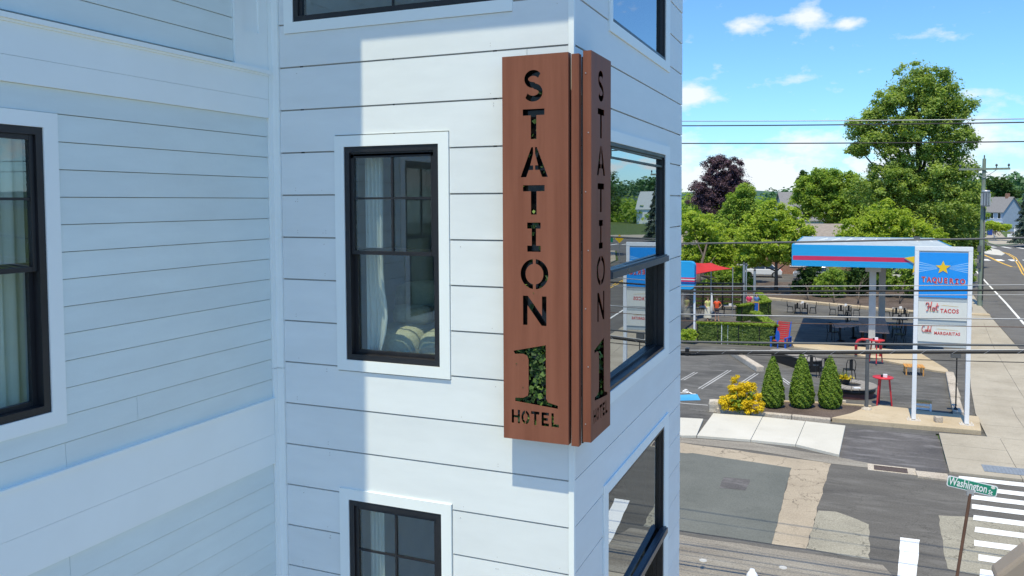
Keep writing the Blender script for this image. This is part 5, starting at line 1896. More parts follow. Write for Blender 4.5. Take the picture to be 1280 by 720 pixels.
add(MB().rod((0, 0, .2), (0, 0, 2.55), .027), 'pole', M['black_metal'], t)
mb = MB()
mb.box(-.22, .14, -.09, .09, 2.3, 2.62)
add(mb, 'head', M['dark_pole'], t, .02)
t = thing('steel_post', 'plain dark grey steel post on a round foot at the left of the sign island', 'post', (.69, 35.55, .17))
add(MB().rod((0, 0, 0), (0, 0, 2.85), .072, n=14), 'pole', M['dark_pole'], t)
add(MB().lathe([(.2, 0), (.2, .05), (.12, .08), (.09, .12)], n=16), 'base_plate', M['granite'], t)

# ------------------------------------------------------------------ filling station canopy
CY = 49.6
can = thing('canopy', 'flat blue filling station canopy with a red stripe and yellow star, behind the pole sign', 'canopy', (0.0, CY, 0))
fx0, fx1 = (-3.074, 49.600, 4.875)[0], (5.030, 49.600, 4.828)[0]
fz0, fz1 = (-3.074, 49.600, 4.875)[2], (-3.089, 49.600, 6.103)[2]
H3 = fz1 - fz0
mb = MB()
mb.box(fx0, fx1, -.06, .06, fz0 + H3 * .48, fz1)
add(mb, 'fascia', M['canopy_blue'], can)
mb = MB()
mb.box(fx0, fx1, -.062, .06, fz0 + H3 * .275, fz0 + H3 * .478)
add(mb, 'stripe', M['stripe_red'], can)
mb = MB()
mb.box(fx0, fx1, -.06, .06, fz0, fz0 + H3 * .273)
add(mb, 'fascia', M['canopy_blue'], can)
DEP = 11.3
for x in (fx0, fx1):
    mb = MB()
    mb.box(x - (.06 if x == fx0 else -.001), x + (-.001 if x == fx0 else .06), -.058, DEP, fz0, fz1)
    add(mb, 'fascia', M['canopy_blue'], can)
mb = MB()
mb.box(fx0, fx1, DEP, DEP + .1, fz0, fz1)
add(mb, 'fascia', M['canopy_blue'], can)
mb = MB()
mb.box(fx0 + .002, fx1 - .002, .062, DEP - .002, fz0 + .12, fz0 + .18)
add(mb, 'soffit', M['sign_grey'], can)
# low hipped metal roof with standing seams
e = .05
rz0, rz1 = fz1 - .01, fz1 + .30
A = [(fx0 + .02, .02), (fx1 - .02, .02), (fx1 - .02, DEP - .02), (fx0 + .02, DEP - .02)]
B = [(fx0 + 1.5, 1.7), (fx1 - .7, 1.7), (fx1 - .7, 2.2), (fx0 + 1.5, 2.2)]
mb = MB()
mb.add([(x, y, rz0) for x, y in A] + [(x, y, rz1) for x, y in B], [(0, 1, 5, 4), (1, 2, 6, 5), (2, 3, 7, 6), (3, 0, 4, 7), (4, 5, 6, 7)])
add(mb, 'roof', M['canopy_roof'], can)
for q in range(9):
    f = (q + .5) / 9
    a_ = Vector((A[0][0] + (A[1][0] - A[0][0]) * f, .5, rz0 + .01))
    b_ = Vector((B[0][0] + (B[1][0] - B[0][0]) * f, 1.7, rz1 + .01))
    add(MB().rod(a_, b_, .035, n=4), 'roof_seam', M['white_paint'], can)
mb = MB()
mb.box(3.3, 3.6, 1.55, 1.85, rz1 - .1, rz1 + .16)
add(mb, 'roof_vent', M['dark_pole'], can)
sx = (3.511, 49.600, 5.311)
mb = MB()
mb.extrude(star(sx[0], sx[2] + .02, .78, .42, rot=98), (0, -.105, 0), (1, 0, 0), (0, 0, 1), (0, -1, 0), .03)
add(mb, 'star', M['yellow_paint'], can)
mb = MB()
mb.extrude(star(sx[0] + .04, sx[2] - .04, .84, .42, rot=98), (0, -.066, 0), (1, 0, 0), (0, 0, 1), (0, -1, 0), .03)
add(mb, 'star_edge', M['sign_cream'], can)
for (cx_, cy_, m_, w_, zb) in ((1.2, 51.15, 'column', .18, .09), (2.0, 60.0, 'column_tan', .20, .0)):
    mb = MB()
    mb.box(cx_ - w_, cx_ + w_, cy_ - w_ - CY, cy_ + w_ - CY, zb, fz0 + .115)
    add(mb, 'column', M[m_], can, .02)
    mb = MB()
    mb.box(cx_ - w_ - .22, cx_ + w_ + .24, cy_ - w_ - .1 - CY, cy_ + w_ + .1 - CY, fz0 - .34, fz0 + .10)
    add(mb, 'column_head', M['column'], can, .02)

# ------------------------------------------------------------------ restaurant block, patio and people at the left
rb = thing('restaurant_building', 'blue fascia and glass front of the restaurant, half hidden by the hotel corner', 'building', (-13.0, 53.0, 0))
zb_, zt_ = (-9.605, 53.000, 2.946)[2], (-9.617, 53.000, 4.740)[2]
xr_ = (-9.227, 53.000, 4.050)[0]
mb = MB()
prof = []
W2 = xr_ + 13
hz = zt_ - zb_
for cx_, cz_, a0 in ((W2 - .3, zb_ + .3, -90), (W2 - .3, zt_ - .3, 0)):
    prof += [(cx_ + .3 * math.cos(rad(a0 + 90 * q / 5)), cz_ + .3 * math.sin(rad(a0 + 90 * q / 5))) for q in range(6)]
prof += [(-9, zt_), (-9, zb_)]
mb.extrude(prof, (0, -.4, 0), (1, 0, 0), (0, 0, 1), (0, 1, 0), .62)
mb.box(-9, W2 - .9, .22, 5.2, zb_ + .02, zt_ - .5)
add(mb, 'fascia', M['canopy_blue'], rb)
for q, mm in ((.20, 'tactile_blue'), (.275, 'stripe_red'), (.335, 'sign_cream'), (.375, 'stripe_red')):
    mb = MB()
    mb.box(-9, W2 + .012, -.42 - .001 * q, .20, zb_ + hz * q, zb_ + hz * (q + .05))
    add(mb, 'stripe', M[mm], rb)
mb = MB()
mb.box(-9, W2 - 1.0, .3, 5.0, 0, zb_)
add(mb, 'shop_front', M['shop_glass'], rb)
for x in (-3, -1.5, W2 - 2.2, W2 - 1.05):
    mb = MB()
    mb.box(x - .05, x + .05, .2, .297, 0, zb_)
    add(mb, 'mullion', M['sign_grey'], rb)
for z in (.35, 2.2):
    mb = MB()
    mb.box(-9, W2 - 1.02, .22, .296, z, z + .08)
    add(mb, 'transom', M['sign_grey'], rb)
mb = MB()
mb.box(W2 - .12, W2, .0, .12, 0, zb_)
add(mb, 'post', M['white_paint'], rb)
fen = thing('patio_fence', 'dark slatted patio fence behind the two standing people', 'fence', (-13.0, 65.0, 0), rad(11))
for q in range(8):
    mb = MB()
    mb.box(q * .75 - .06, q * .75 + .06, -.06, .06, 0, 2.05)
    add(mb, 'post', M['black_metal'], fen)
for q in range(5):
    mb = MB()
    mb.box(.0, 5.25, -.03, .03, .25 + q * .36, .40 + q * .36)
    add(mb, 'slat', M['dark_wood'], fen)
mb = MB()
mb.box(-.1, 5.4, -.1, .1, 2.052, 2.17)
add(mb, 'top_rail', M['black_metal'], fen)
sa = thing('shade_sail', 'red fabric shade sail stretched on poles above the patio', 'shade sail', (-10.415, 60.000, 3.156))
Pa, Pb, Pc, Pd = [Vector(p) - Vector((-10.415, 60.000, 3.156)) for p in ((-10.796, 59.500, 4.179), (-9.796, 63.000, 3.929), (-8.060, 62.000, 3.596), (-10.381, 58.500, 3.343))]
n = 12
vs, fs = [], []
for j in range(n + 1):
    for i in range(n + 1):
        u, v = i / n, j / n
        uu = u
        p = Pa * (1 - uu) * (1 - v) + Pb * uu * (1 - v) + Pc * uu * v + Pd * (1 - uu) * v
        c_ = (Pa + Pb + Pc + Pd) / 4
        pull = .16 * (4 * u * (1 - u) * (abs(2 * v - 1) ** 3) + 4 * v * (1 - v) * (abs(2 * u - 1) ** 3))
        vs.append(p.lerp(c_, pull))
for j in range(n):
    for i in range(n):
        fs.append((j * (n + 1) + i, j * (n + 1) + i + 1, (j + 1) * (n + 1) + i + 1, (j + 1) * (n + 1) + i))
mb = MB()
mb.sm = True
mb.add(vs, fs)
o = add(mb, 'fabric', M['sail_red'], sa)
sd_ = o.modifiers.new('cloth', 'SOLIDIFY')
sd_.thickness = .01
zt = -Vector((-10.415, 60.000, 3.156)).z
for q in (Pa, Pb, Pc, Pd):
    add(MB().rod((q.x, q.y, zt), q + Vector((0, 0, .12)), .035, n=8), 'pole', M['galv'], sa)
for i, (p, lab) in enumerate((((-7.843, 67.038, 0.000), 'thin grey light pole behind the hedges, left of three'), ((-7.783, 68.125, 0.000), 'thin grey light pole behind the hedges, middle of three'), ((-7.205, 68.889, 0.000), 'thin grey light pole behind the hedges, right of three'))):
    t = thing('light_pole', lab, 'pole', p, 0, 'thin grey light poles on the patio')
    hh = (3.55, 3.4, 2.9)[i]
    add(MB().rod((0, 0, 0), (0, 0, hh), (.09, .05, .10)[i], n=10), 'pole', M['galv'], t)
    add(MB().lathe([(.06, hh), (.11, hh + .08), (.03, hh + .2)], n=10), 'lamp_head', M['dark_pole'], t)


# ---- people: one skinned body each, with clothing and hair as children
def person(label, loc, rz, pose, clothes, height=1.68, group=None):
    s = height / 1.70
    J = dict(pelvis=(0, 0, .93), belly=(0, 0, 1.08), chest=(0, -.01, 1.27), neck=(0, 0, 1.43), throat=(0, -.01, 1.49), head=(0, -.02, 1.585), crown=(0, -.005, 1.655))
    R_ = dict(pelvis=.135, belly=.118, chest=.132, neck=.062, throat=.052, head=.093, crown=.062)
    E = [('pelvis', 'belly'), ('belly', 'chest'), ('chest', 'neck'), ('neck', 'throat'), ('throat', 'head'), ('head', 'crown')]
    for sd, tg in ((-1, 'l'), (1, 'r')):
        arm = pose['arm_' + tg]
        leg = pose['leg_' + tg]
        J['sh' + tg], R_['sh' + tg] = (sd * .165, 0, 1.385), .052
        J['el' + tg], R_['el' + tg] = arm[0], .038
        J['wr' + tg], R_['wr' + tg] = arm[1], .026
        el, wr = Vector(arm[0]), Vector(arm[1])
        d = (wr - el).normalized()
        pc = wr + d * .06
        J['pa' + tg], R_['pa' + tg] = tuple(pc), .034
        E += [('neck', 'sh' + tg), ('sh' + tg, 'el' + tg), ('el' + tg, 'wr' + tg), ('wr' + tg, 'pa' + tg)]
        side = d.cross(Vector((1, 0, 0)))
        side = side.normalized() if side.length > .2 else Vector((0, 1, 0))
        for q, (off, ln) in enumerate(((-.030, .062), (-.010, .074), (.010, .070), (.030, .054))):
            k1, k2 = 'f%d%s' % (q, tg), 'g%d%s' % (q, tg)
            b0 = pc + side * off + d * .035
            J[k1], R_[k1] = tuple(b0), .010
            J[k2], R_[k2] = tuple(b0 + d * ln + Vector((-sd * .02, 0, 0))), .008
            E += [('pa' + tg, k1), (k1, k2)]
        b0 = wr + d * .03 - side * .045
        J['t' + tg], R_['t' + tg] = tuple(b0 + d * .045), .010
        E += [('pa' + tg, 't' + tg)]
        J['hp' + tg], R_['hp' + tg] = (sd * .088, 0, .88), .098
        J['kn' + tg], R_['kn' + tg] = leg[0], .060
        J['an' + tg], R_['an' + tg] = leg[1], .038
        J['to' + tg], R_['to' + tg] = (leg[1][0] + sd * .03, leg[1][1] - .17, leg[1][2] - .055), .030
        E += [('pelvis', 'hp' + tg), ('hp' + tg, 'kn' + tg), ('kn' + tg, 'an' + tg), ('an' + tg, 'to' + tg)]

    def skinned(name, keys, edges, grow, m, parent=None):
        idx = {k_: i for i, k_ in enumerate(keys)}
        me = bpy.data.meshes.new(name)
        me.from_pydata([tuple(Vector(J[k_]) * s) for k_ in keys], [(idx[a_], idx[b_]) for a_, b_ in edges], [])
        me.materials.append(m)
        ob_ = bpy.data.objects.new(name, me)
        COL.objects.link(ob_)
        sk = ob_.modifiers.new('skin', 'SKIN')
        sk.use_smooth_shade = True
        for i, k_ in enumerate(keys):
            r_ = (R_[k_] + grow) * s
            me.skin_vertices[0].data[i].radius = (r_ * (1.0 if k_ not in ('chest', 'belly', 'pelvis') else 1.18), r_ * (.95 if k_ not in ('chest', 'belly', 'pelvis') else .82))
            me.skin_vertices[0].data[i].use_root = (i == 0)
        sb = ob_.modifiers.new('smooth', 'SUBSURF')
        sb.levels = 1
        sb.render_levels = 1
        if parent:
            ob_.parent = parent
        return ob_
    t_ = thing('person', label, 'person', loc, rz, group)
    skinned('body', list(J), E, 0, M['skin'], t_)
    up = ['belly', 'pelvis', 'chest', 'neck', 'shl', 'shr']
    J['sleevel'] = tuple(Vector(J['shl']).lerp(Vector(J['ell']), .6))
    J['sleever'] = tuple(Vector(J['shr']).lerp(Vector(J['elr']), .6))
    R_['sleevel'] = R_['sleever'] = .046
    skinned('shirt', up + ['sleevel', 'sleever'], [('belly', 'pelvis'), ('belly', 'chest'), ('chest', 'neck'), ('neck', 'shl'), ('neck', 'shr'), ('shl', 'sleevel'), ('shr', 'sleever')], .022, M[clothes[0]], t_)
    if clothes[1] == 'skirt':
        add(MB().lathe([(.175 * s, 1.02 * s), (.20 * s, .9 * s), (.24 * s, .6 * s), (.30 * s, .22 * s)], n=18), 'skirt', M[clothes[2]], t_)
    else:
        for tg in 'lr':
            f_ = .5 if clothes[1] == 'shorts' else .97
            J['cut' + tg] = tuple(Vector(J['hp' + tg]).lerp(Vector(J['kn' + tg]), f_))
            R_['cut' + tg] = .082 if f_ < .9 else .07
        skinned('shorts' if clothes[1] == 'shorts' else 'trousers', ['pelvis', 'hpl', 'hpr', 'cutl', 'cutr'], [('pelvis', 'hpl'), ('pelvis', 'hpr'), ('hpl', 'cutl'), ('hpr', 'cutr')], .02, M[clothes[2]], t_)
    hb = MB()
    hb.blob((0, .022 * s, 1.605 * s), (.105 * s, .108 * s, .098 * s), 12, 8)
    hb.blob((0, .07 * s, 1.50 * s), (.075 * s, .05 * s, .10 * s), 10, 6)
    add(hb, 'hair', M['hair'], t_)
    for sd in (-1, 1):
        add(MB().blob((sd * .033 * s, -.108 * s, 1.59 * s), .012 * s, 6, 4), 'eye', M['interior_white'], t_)
    add(MB().blob((0, -.118 * s, 1.562 * s), (.013 * s, .02 * s, .018 * s), 6, 5), 'nose', M['skin'], t_)
    add(MB().blob((0, -.104 * s, 1.530 * s), (.026 * s, .008 * s, .007 * s), 8, 4), 'mouth', M['stripe_red'], t_)
    return t_


STAND = dict(arm_l=((-.25, .02, 1.13), (-.23, -.08, .90)), arm_r=((.25, .02, 1.13), (.23, -.08, .90)), leg_l=((-.10, -.01, .50), (-.11, .03, .085)), leg_r=((.10, -.03, .50), (.13, -.02, .085)))
HIP = dict(STAND, arm_r=((.36, .06, 1.16), (.19, -.06, 1.02)), leg_l=((-.09, -.03, .50), (-.10, .0, .085)))
WALK = dict(STAND, arm_l=((-.24, -.06, 1.14), (-.2, -.22, .98)), leg_l=((-.09, -.12, .52), (-.1, -.16, .09)), leg_r=((.09, .04, .5), (.1, .2, .11)))
SIT = dict(arm_l=((-.24, -.05, 1.12), (-.16, -.27, 1.10)), arm_r=((.24, -.05, 1.12), (.16, -.27, 1.10)), leg_l=((-.12, -.42, .93), (-.12, -.40, .52)), leg_r=((.12, -.42, .93), (.12, -.40, .52)))
person('person in an orange red T-shirt and dark shorts standing on the patio, hand on hip', (-8.803, 59.377, 0.000), rad(10), HIP, ('shirt_orange', 'shorts', 'shorts_dark'))
person('person in a yellow green top and long pale skirt standing beside the orange shirt', (-9.481, 59.542, 0.000), rad(35), WALK, ('shirt_yellow', 'skirt', 'skirt_pale'))
wb = thing('patio_bench', 'long wooden bench behind the hedge, with two people seated on it', 'bench', (-6.95, 66.3, 0))
mb = MB()
mb.box(-1.1, 1.1, -.2, .2, .40, .45)
add(mb, 'seat', M['plank_grey'], wb)
for x in (-.9, .9):
    mb = MB()
    mb.box(x - .04, x + .04, -.18, .18, 0, .398)
    add(mb, 'leg', M['black_metal'], wb)
person('person in a pink top sitting on the bench behind the hedge', (-7.35, 66.3, -.37), rad(25), SIT, ('shirt_pink', 'trousers', 'shorts_dark'), 1.7)
person('person in a blue top sitting on the bench behind the hedge', (-6.75, 66.3, -.37), rad(-20), SIT, ('shirt_blue', 'trousers', 'shorts_dark'), 1.7)


t = thing('parasol', 'folded white parasol standing between the two people on the patio', 'parasol', (-9.181, 59.443, 0.000))
add(MB().rod((0, 0, 0), (0, 0, 2.1), .022, n=8), 'pole', M['galv'], t)
add(MB().lathe([(.05, .55), (.13, .75), (.10, 1.2), (.06, 1.8), (.015, 2.05)], n=12), 'canopy', M['white_paint'], t)
add(MB().lathe([(.24, 0), (.24, .06), (.05, .1)], n=14), 'base', M['black_metal'], t)


# ---- furniture
def cafe_chair():
    t_ = thing('cafe_chair', '', 'chair', (0, 0, 0))
    mb_ = MB()
    mb_.box(-.20, .20, -.20, .20, .43, .46)
    add(mb_, 'seat', M['black_metal'], t_, .01)
    for sx_ in (-1, 1):
        for sy_ in (-1, 1):
            add(MB().rod((sx_ * .17, sy_ * .17, .43), (sx_ * .23, sy_ * .23, 0), .02, .014, 6), 'leg', M['black_metal'], t_)
    add(MB().path([(-.19, .19, .44), (-.2, .24, .7), (-.15, .25, .86), (0, .26, .89), (.15, .25, .86), (.2, .24, .7), (.19, .19, .44)], .016, 6), 'back_frame', M['black_metal'], t_)
    mb_ = MB()
    mb_.box(-.07, .07, .225, .245, .45, .88)
    add(mb_, 'back_splat', M['black_metal'], t_)
    return t_


def cafe_table():
    t_ = thing('cafe_table', '', 'table', (0, 0, 0))
    mb_ = MB()
    mb_.box(-.48, .48, -.48, .48, .72, .75)
    add(mb_, 'tabletop', M['plank_grey'], t_, .008)
    for sx_ in (-1, 1):
        for sy_ in (-1, 1):
            add(MB().rod((sx_ * .42, sy_ * .42, .72), (sx_ * .45, sy_ * .45, 0), .022, .018, 6), 'leg', M['black_metal'], t_)
    return t_


chair0, table0 = cafe_chair(), cafe_table()
first = [True, True]


def put_chair(x, y, rz, label, group):
    if first[0]:
        first[0] = False
        chair0.location, chair0.rotation_euler = (x, y, 0.006), (0, 0, rz)
        chair0['label'], chair0['group'] = label, group
        return chair0
    return dup(chair0, (x, y, .006), rz, label, group)


def put_table(x, y, label):
    if first[1]:
        first[1] = False
        table0.location = (x, y, 0.006)
        tag(table0, label, 'table', 'square tables along the back kerb')
        return
    dup(table0, (x, y, .006), 0, label, 'square tables along the back kerb')


CG = 'black metal chairs at the square tables'
for i, (px, nm) in enumerate((((-3.42, 66.0), 'leftmost square table'), ((-.35, 65.6), 'middle square table'), ((3.35, 65.4), 'square table right of the canopy columns'))):
    put_table(px[0], px[1], ('square grey topped table by the back kerb, leftmost of three', 'square grey topped table by the back kerb, middle of three', 'square grey topped table by the back kerb, right of the canopy columns')[i])
    for dx, dy, rz, w in ((-.25, -.62, 3.14, 'near left'), (.27, -.6, 3.2, 'near right'), (-.82, .1, 1.6, 'left end'), (.82, .12, -1.6, 'right end')):
        put_chair(px[0] + dx, px[1] + dy, rz, 'black metal chair, %s of the %s' % (w, nm), CG)
    mb = MB()
    mb.box(-.09, .09, -.07, .07, 0, .14)
    o = mb.build('napkin_box', M['white_paint'], bevel=.01)
    o.location = (px[0] + .08, px[1], .757)
    tag(o, 'white napkin box on the ' + nm, 'napkin box', 'white napkin boxes on the tables')
# big brown round table and its black chairs under the canopy
bt = thing('plank_table', 'long brown planked table under the canopy among black chairs', 'table', (1.35, 55.0, .006))
for q in range(6):
    mb = MB()
    mb.box(-.80 + q * .268, -.54 + q * .268, -3.1, 3.1, .86, .92)
    add(mb, 'plank', M['brown_plank'], bt)
for x in (-.6, .6):
    for y in (-2.7, 0, 2.7):
        mb = MB()
        mb.box(x - .06, x + .06, y - .06, y + .06, 0, .859)
        add(mb, 'leg', M['black_metal'], bt)
ov = thing('oval_table', 'oval brown table left of the long planked table under the canopy', 'table', (-.15, 54.3, .006), rad(-28))
for q in range(6):
    x0 = -.62 + q * .208
    hw = 1.55 * math.sqrt(max(.06, 1 - (max(abs(x0), abs(x0 + .2)) / .70) ** 2))
    mb = MB()
    mb.box(x0, x0 + .2, -hw, hw, .90, .95)
    add(mb, 'plank', M['brown_plank'], ov)
for y in (-.8, .8):
    add(MB().lathe([(.3, 0), (.26, .05), (.07, .1), (.07, .895)], (0, y, 0), 12), 'pedestal', M['black_metal'], ov)
BG = 'black chairs round the long brown table'
for (x, y, rz, lab) in ((-.9, 53.2, 2.6, 'black chair at the near left of the long brown table'), (2.75, 56.0, -1.7, 'black chair at the right of the long brown table'),
                        (.1, 58.2, .9, 'black chair at the far left of the long brown table'), (2.7, 57.9, -1.2, 'black chair at the far right of the long brown table'), (2.8, 53.6, -1.4, 'black chair at the near right of the long brown table')):
    c = put_chair(x, y, rz, lab, BG)
    c.scale = (1.25, 1.25, 1.35)
for (x, y, rz, lab) in ((-1.62, 42.3, 2.9, 'black chair showing between the two right hand cone shrubs'), (-1.05, 41.8, 3.3, 'black chair partly hidden by the right cone shrub, left neighbour of another'), (.02, 41.9, 3.5, 'black chair just right of the right cone shrub')):
    c = put_chair(x, y, rz, lab, 'black chairs behind the cone shrubs')
    c.scale = (1.1, 1.1, 1.2)


def bar_table(label, loc, rz):
    t_ = thing('bar_table', label, 'table', loc, rz, 'red round bar tables')
    add(MB().lathe([(.0, 1.16), (.40, 1.16), (.41, 1.175), (.41, 1.195), (.40, 1.21), (.0, 1.21)], n=24, cap=False), 'tabletop', M['red_paint'], t_)
    for q in range(3):
        a_ = rad(100 + 120 * q)
        add(MB().rod((math.cos(a_) * .24, math.sin(a_) * .24, 1.165), (math.cos(a_) * .36, math.sin(a_) * .36, 0), .04, .032, 8), 'leg', M['red_paint'], t_)
    return t_


bar_table('red round bar table on splayed legs beside the round fire pit', (1.34, 37.3, .002), .2)
bar_table('red round bar table at the pump island under the canopy', (1.32, 46.6, .10), .9)
for (x, y, z, lab) in ((1.42, 37.22, 1.213, 'white caddy on the red table near the fire pit'), (1.32, 46.5, 1.312, 'white caddy on the red table by the canopy column')):
    mb = MB()
    mb.box(-.08, .08, -.06, .06, 0, .13)
    mb.box(-.17, -.09, -.04, .04, 0, .09)
    mb.mi = [0] * 6 + [1] * 6
    o = mb.build('condiment_caddy', [M['white_paint'], M['black_metal']], bevel=.006)
    o.location = (x, y, z)
    tag(o, lab, 'caddy', 'white caddies on the red tables')
br = thing('bike_rack', 'red hoop rail in front of the canopy column', 'rail', (.98, 48.6, .09))
add(MB().path([(-.62, 0, 0), (-.62, 0, .62), (-.52, 0, .80), (-.34, 0, .88), (.34, 0, .88), (.52, 0, .80), (.62, 0, .62), (.62, 0, 0)], .075, 8), 'hoop', M['red_paint'], br)
# round fire-pit table
fp = thing('fire_pit', 'low round fire pit table with grey planked rim and wine coloured band', 'fire pit', (.12, 38.75, .002))
add(MB().lathe([(.92, 0), (.94, .22), (.94, .24)], n=32), 'band', M['wine_band'], fp)
add(MB().lathe([(.97, .241), (.99, .26), (.99, .44), (.0, .44)], n=32, cap=False), 'wall', M['black_metal'], fp)
for q in range(20):
    a0, a1 = 2 * math.pi * q / 20 + .012, 2 * math.pi * (q + 1) / 20 - .012
    mb = MB()
    mb.prism([(.40 * math.cos(a0), .40 * math.sin(a0)), (1.06 * math.cos(a0), 1.06 * math.sin(a0)), (1.06 * math.cos((a0 + a1) / 2), 1.06 * math.sin((a0 + a1) / 2)),
              (1.06 * math.cos(a1), 1.06 * math.sin(a1)), (.40 * math.cos(a1), .40 * math.sin(a1))], .442, .49)
    add(mb, 'plank', M['plank_grey'], fp)
pt = thing('flower_pot', 'black bowl of spiky yellow green plants standing on the fire pit', 'plant pot', (-.22, 38.85, .494))
add(MB().lathe([(.25, 0), (.32, .2), (.335, .22), (.30, .22), (.28, .15), (0, .15)], n=20, cap=False), 'pot', M['pot'], pt)
rs = np.random.RandomState(8)
P = rs.normal(size=(240, 3)) * (.15, .15, .05) + (0, 0, .24)
o = bpy.data.objects.new('leaves', leaf_mesh('leaves', P, rs.normal(size=(240, 3)) + (0, 0, .6), rs.uniform(0, 1, 240), .05, M['leaf_yellow'], 9, .5))
COL.objects.link(o)
o.parent = pt
mb = MB()
for q in range(34):
    a = q * 2.39
    l = .25 + .25 * ((q * 7) % 5) / 5
    mb.add([(.02 * math.cos(a + 1.5), .02 * math.sin(a + 1.5), .15), (-.02 * math.cos(a + 1.5), -.02 * math.sin(a + 1.5), .15), (l * math.cos(a), l * math.sin(a), .25 + l * .8)], [(0, 1, 2)])
add(mb, 'spikes', M['leaf_hedge'], pt)
for (x, y, rz) in ((.35, 37.98, .3),):
    mb = MB()
    mb.box(-.14, .14, -.08, .08, 0, .035)
    o = mb.build('menu_card', M['white_paint'])
    o.location = (x, y, .494)
    o.rotation_euler = (0, 0, rz)
    tag(o, 'pale flat menu card lying on the front rim of the fire pit', 'card')
mb = MB()
mb.box(-.17, .17, -.09, .09, 0, .11)
o = mb.build('white_brick', M['stone'], bevel=.015)
o.location = (-.25, 36.55, .13)
tag(o, 'pale block lying on the kerb in front of the fire pit', 'block')
lb = thing('planter_table', 'long low grey topped box table with dark sides behind the left cone shrubs', 'table', (-2.55, 44.6, .002), rad(38))
mb = MB()
mb.box(-.45, .45, -1.7, 1.7, .56, .62)
add(mb, 'tabletop', M['plank_grey'], lb, .01)
mb = MB()
mb.box(-.40, .40, -1.62, 1.62, 0, .555)
add(mb, 'base', M['black_metal'], lb)
# orange wooden pieces by the sign
ot = thing('orange_chair', 'low orange slatted wooden seat behind the left post of the pole sign', 'chair', (2.98, 44.6, .005), rad(4))
for q in range(6):
    mb = MB()
    mb.box(-.45 + q * .152, -.31 + q * .152, -.42, .42, .40, .43)
    add(mb, 'slat', M['orange_wood'], ot)
for sx_ in (-1, 1):
    for sy_ in (-1, 1):
        mb = MB()
        mb.box(sx_ * .38 - .03, sx_ * .38 + .03, sy_ * .36 - .03, sy_ * .36 + .03, 0, .399)
        add(mb, 'leg', M['orange_wood'], ot)
wt = thing('small_bench', 'small white bench with an orange slatted top at the foot of the pole sign', 'bench', (2.78, 36.75, .002), rad(-4))
for q in range(4):
    mb = MB()
    mb.box(-.36, .36, -.2 + q * .102, -.105 + q * .102, .40, .43)
    add(mb, 'slat', M['orange_wood'], wt)
for x in (-.32, .32):
    mb = MB()
    mb.box(x - .035, x + .035, -.19, .19, 0, .398)
    add(mb, 'leg', M['white_paint'], wt)
for z in (.12, .28):
    mb = MB()
    mb.box(-.284, .284, -.17, -.14, z, z + .07)
    add(mb, 'stretcher', M['white_paint'], wt)
# red slatted deck chair and blue paddle board at the hedge end
dc = thing('deck_chair', 'red slatted deck chair with blue side frames at the right end of the front hedge', 'chair', (-3.72, 50.3, .002), rad(-18))
for q in range(9):
    mb = MB()
    z = .42 + q * .115
    mb.box(-.36, .36, .16 + q * .035, .19 + q * .035, z, z + .088)
    add(mb, 'slat', M['red_paint'], dc)
for q in range(5):
    mb = MB()
    mb.box(-.36, .36, -.42 + q * .112, -.32 + q * .112, .36 - (.01 * q), .385 - (.01 * q))
    add(mb, 'slat', M['red_paint'], dc)
for x in (-.40, .40):
    add(MB().rod((x, .12, .30), (x, .50, 1.45), .045, .04, 6), 'back_post', M['blue_paint'], dc)
    mb = MB()
    mb.box(x * 1.08 - .06, x * 1.08 + .06, -.5, .45, .56, .60)
    add(mb, 'armrest', M['blue_paint'], dc)
    for y in (-.42, .36):
        mb = MB()
        mb.box(x * 1.08 - .045, x * 1.08 + .045, y - .045, y + .045, 0, .559)
        add(mb, 'leg', M['blue_paint'], dc)
pb = thing('paddle_sign', 'blue paddle shaped board on a stake in front of the red deck chair', 'sign board', (-3.833, 49.328, 0.000))
add(MB().rod((0, 0, 0), (0, 0, .55), .035, n=8), 'stake', M['blue_paint'], pb)
mb = MB()
mb.extrude([(.12 * math.cos(rad(a)), .75 + .32 * math.sin(rad(a)) * (1.1 if a < 180 else 1)) for a in range(0, 360, 20)], (0, .02, 0), (1, 0, 0), (0, 0, 1), (0, -1, 0), .04)
add(mb, 'blade', M['blue_paint'], pb)
fb = thing('notice_board', 'small blue notice board with an orange frame among the hedges', 'sign board', (-6.35, 61.2, 0))
mb = MB()
mb.box(-.22, .22, -.03, .0, .62, 1.22)
add(mb, 'board', M['blue_paint'], fb)
for a_, b_, c_, d_ in ((-.28, -.222, .56, 1.28), (.222, .28, .56, 1.28), (-.221, .221, 1.222, 1.28), (-.221, .221, .56, .618)):
    mb = MB()
    mb.box(a_, b_, -.045, .01, c_, d_)
    add(mb, 'frame', M['orange_wood'], fb)
for x in (-.2, .2):
    add(MB().rod((x, .0, 0), (x, .0, .6), .025, n=6), 'leg', M['orange_wood'], fb)
for i, x in enumerate((-7.1, -6.75, -5.9)):
    o = MB().rod((0, 0, 0), (0, 0, 1.22), .028, n=8).build('white_stake', M['white_paint'])
    o.location = (x, 49.66 + (x + 8.5) * .15, 0)
    tag(o, ('white stake in front of the front hedge, leftmost of three', 'white stake in front of the front hedge, middle of three', 'white stake in front of the front hedge, rightmost of three')[i], 'stake', 'white stakes at the front hedge')
sb = tree('small_shrub', 'small bright green bush against the hotel edge, left of the front hedge', (-8.85, 49.5, 0), [(-9.0, 49.5, .45, .55, .45, .45)], 14, .22, 2200, .06, M['leaf_lime'], 181, .03, None, 'shrub', limbs=2)
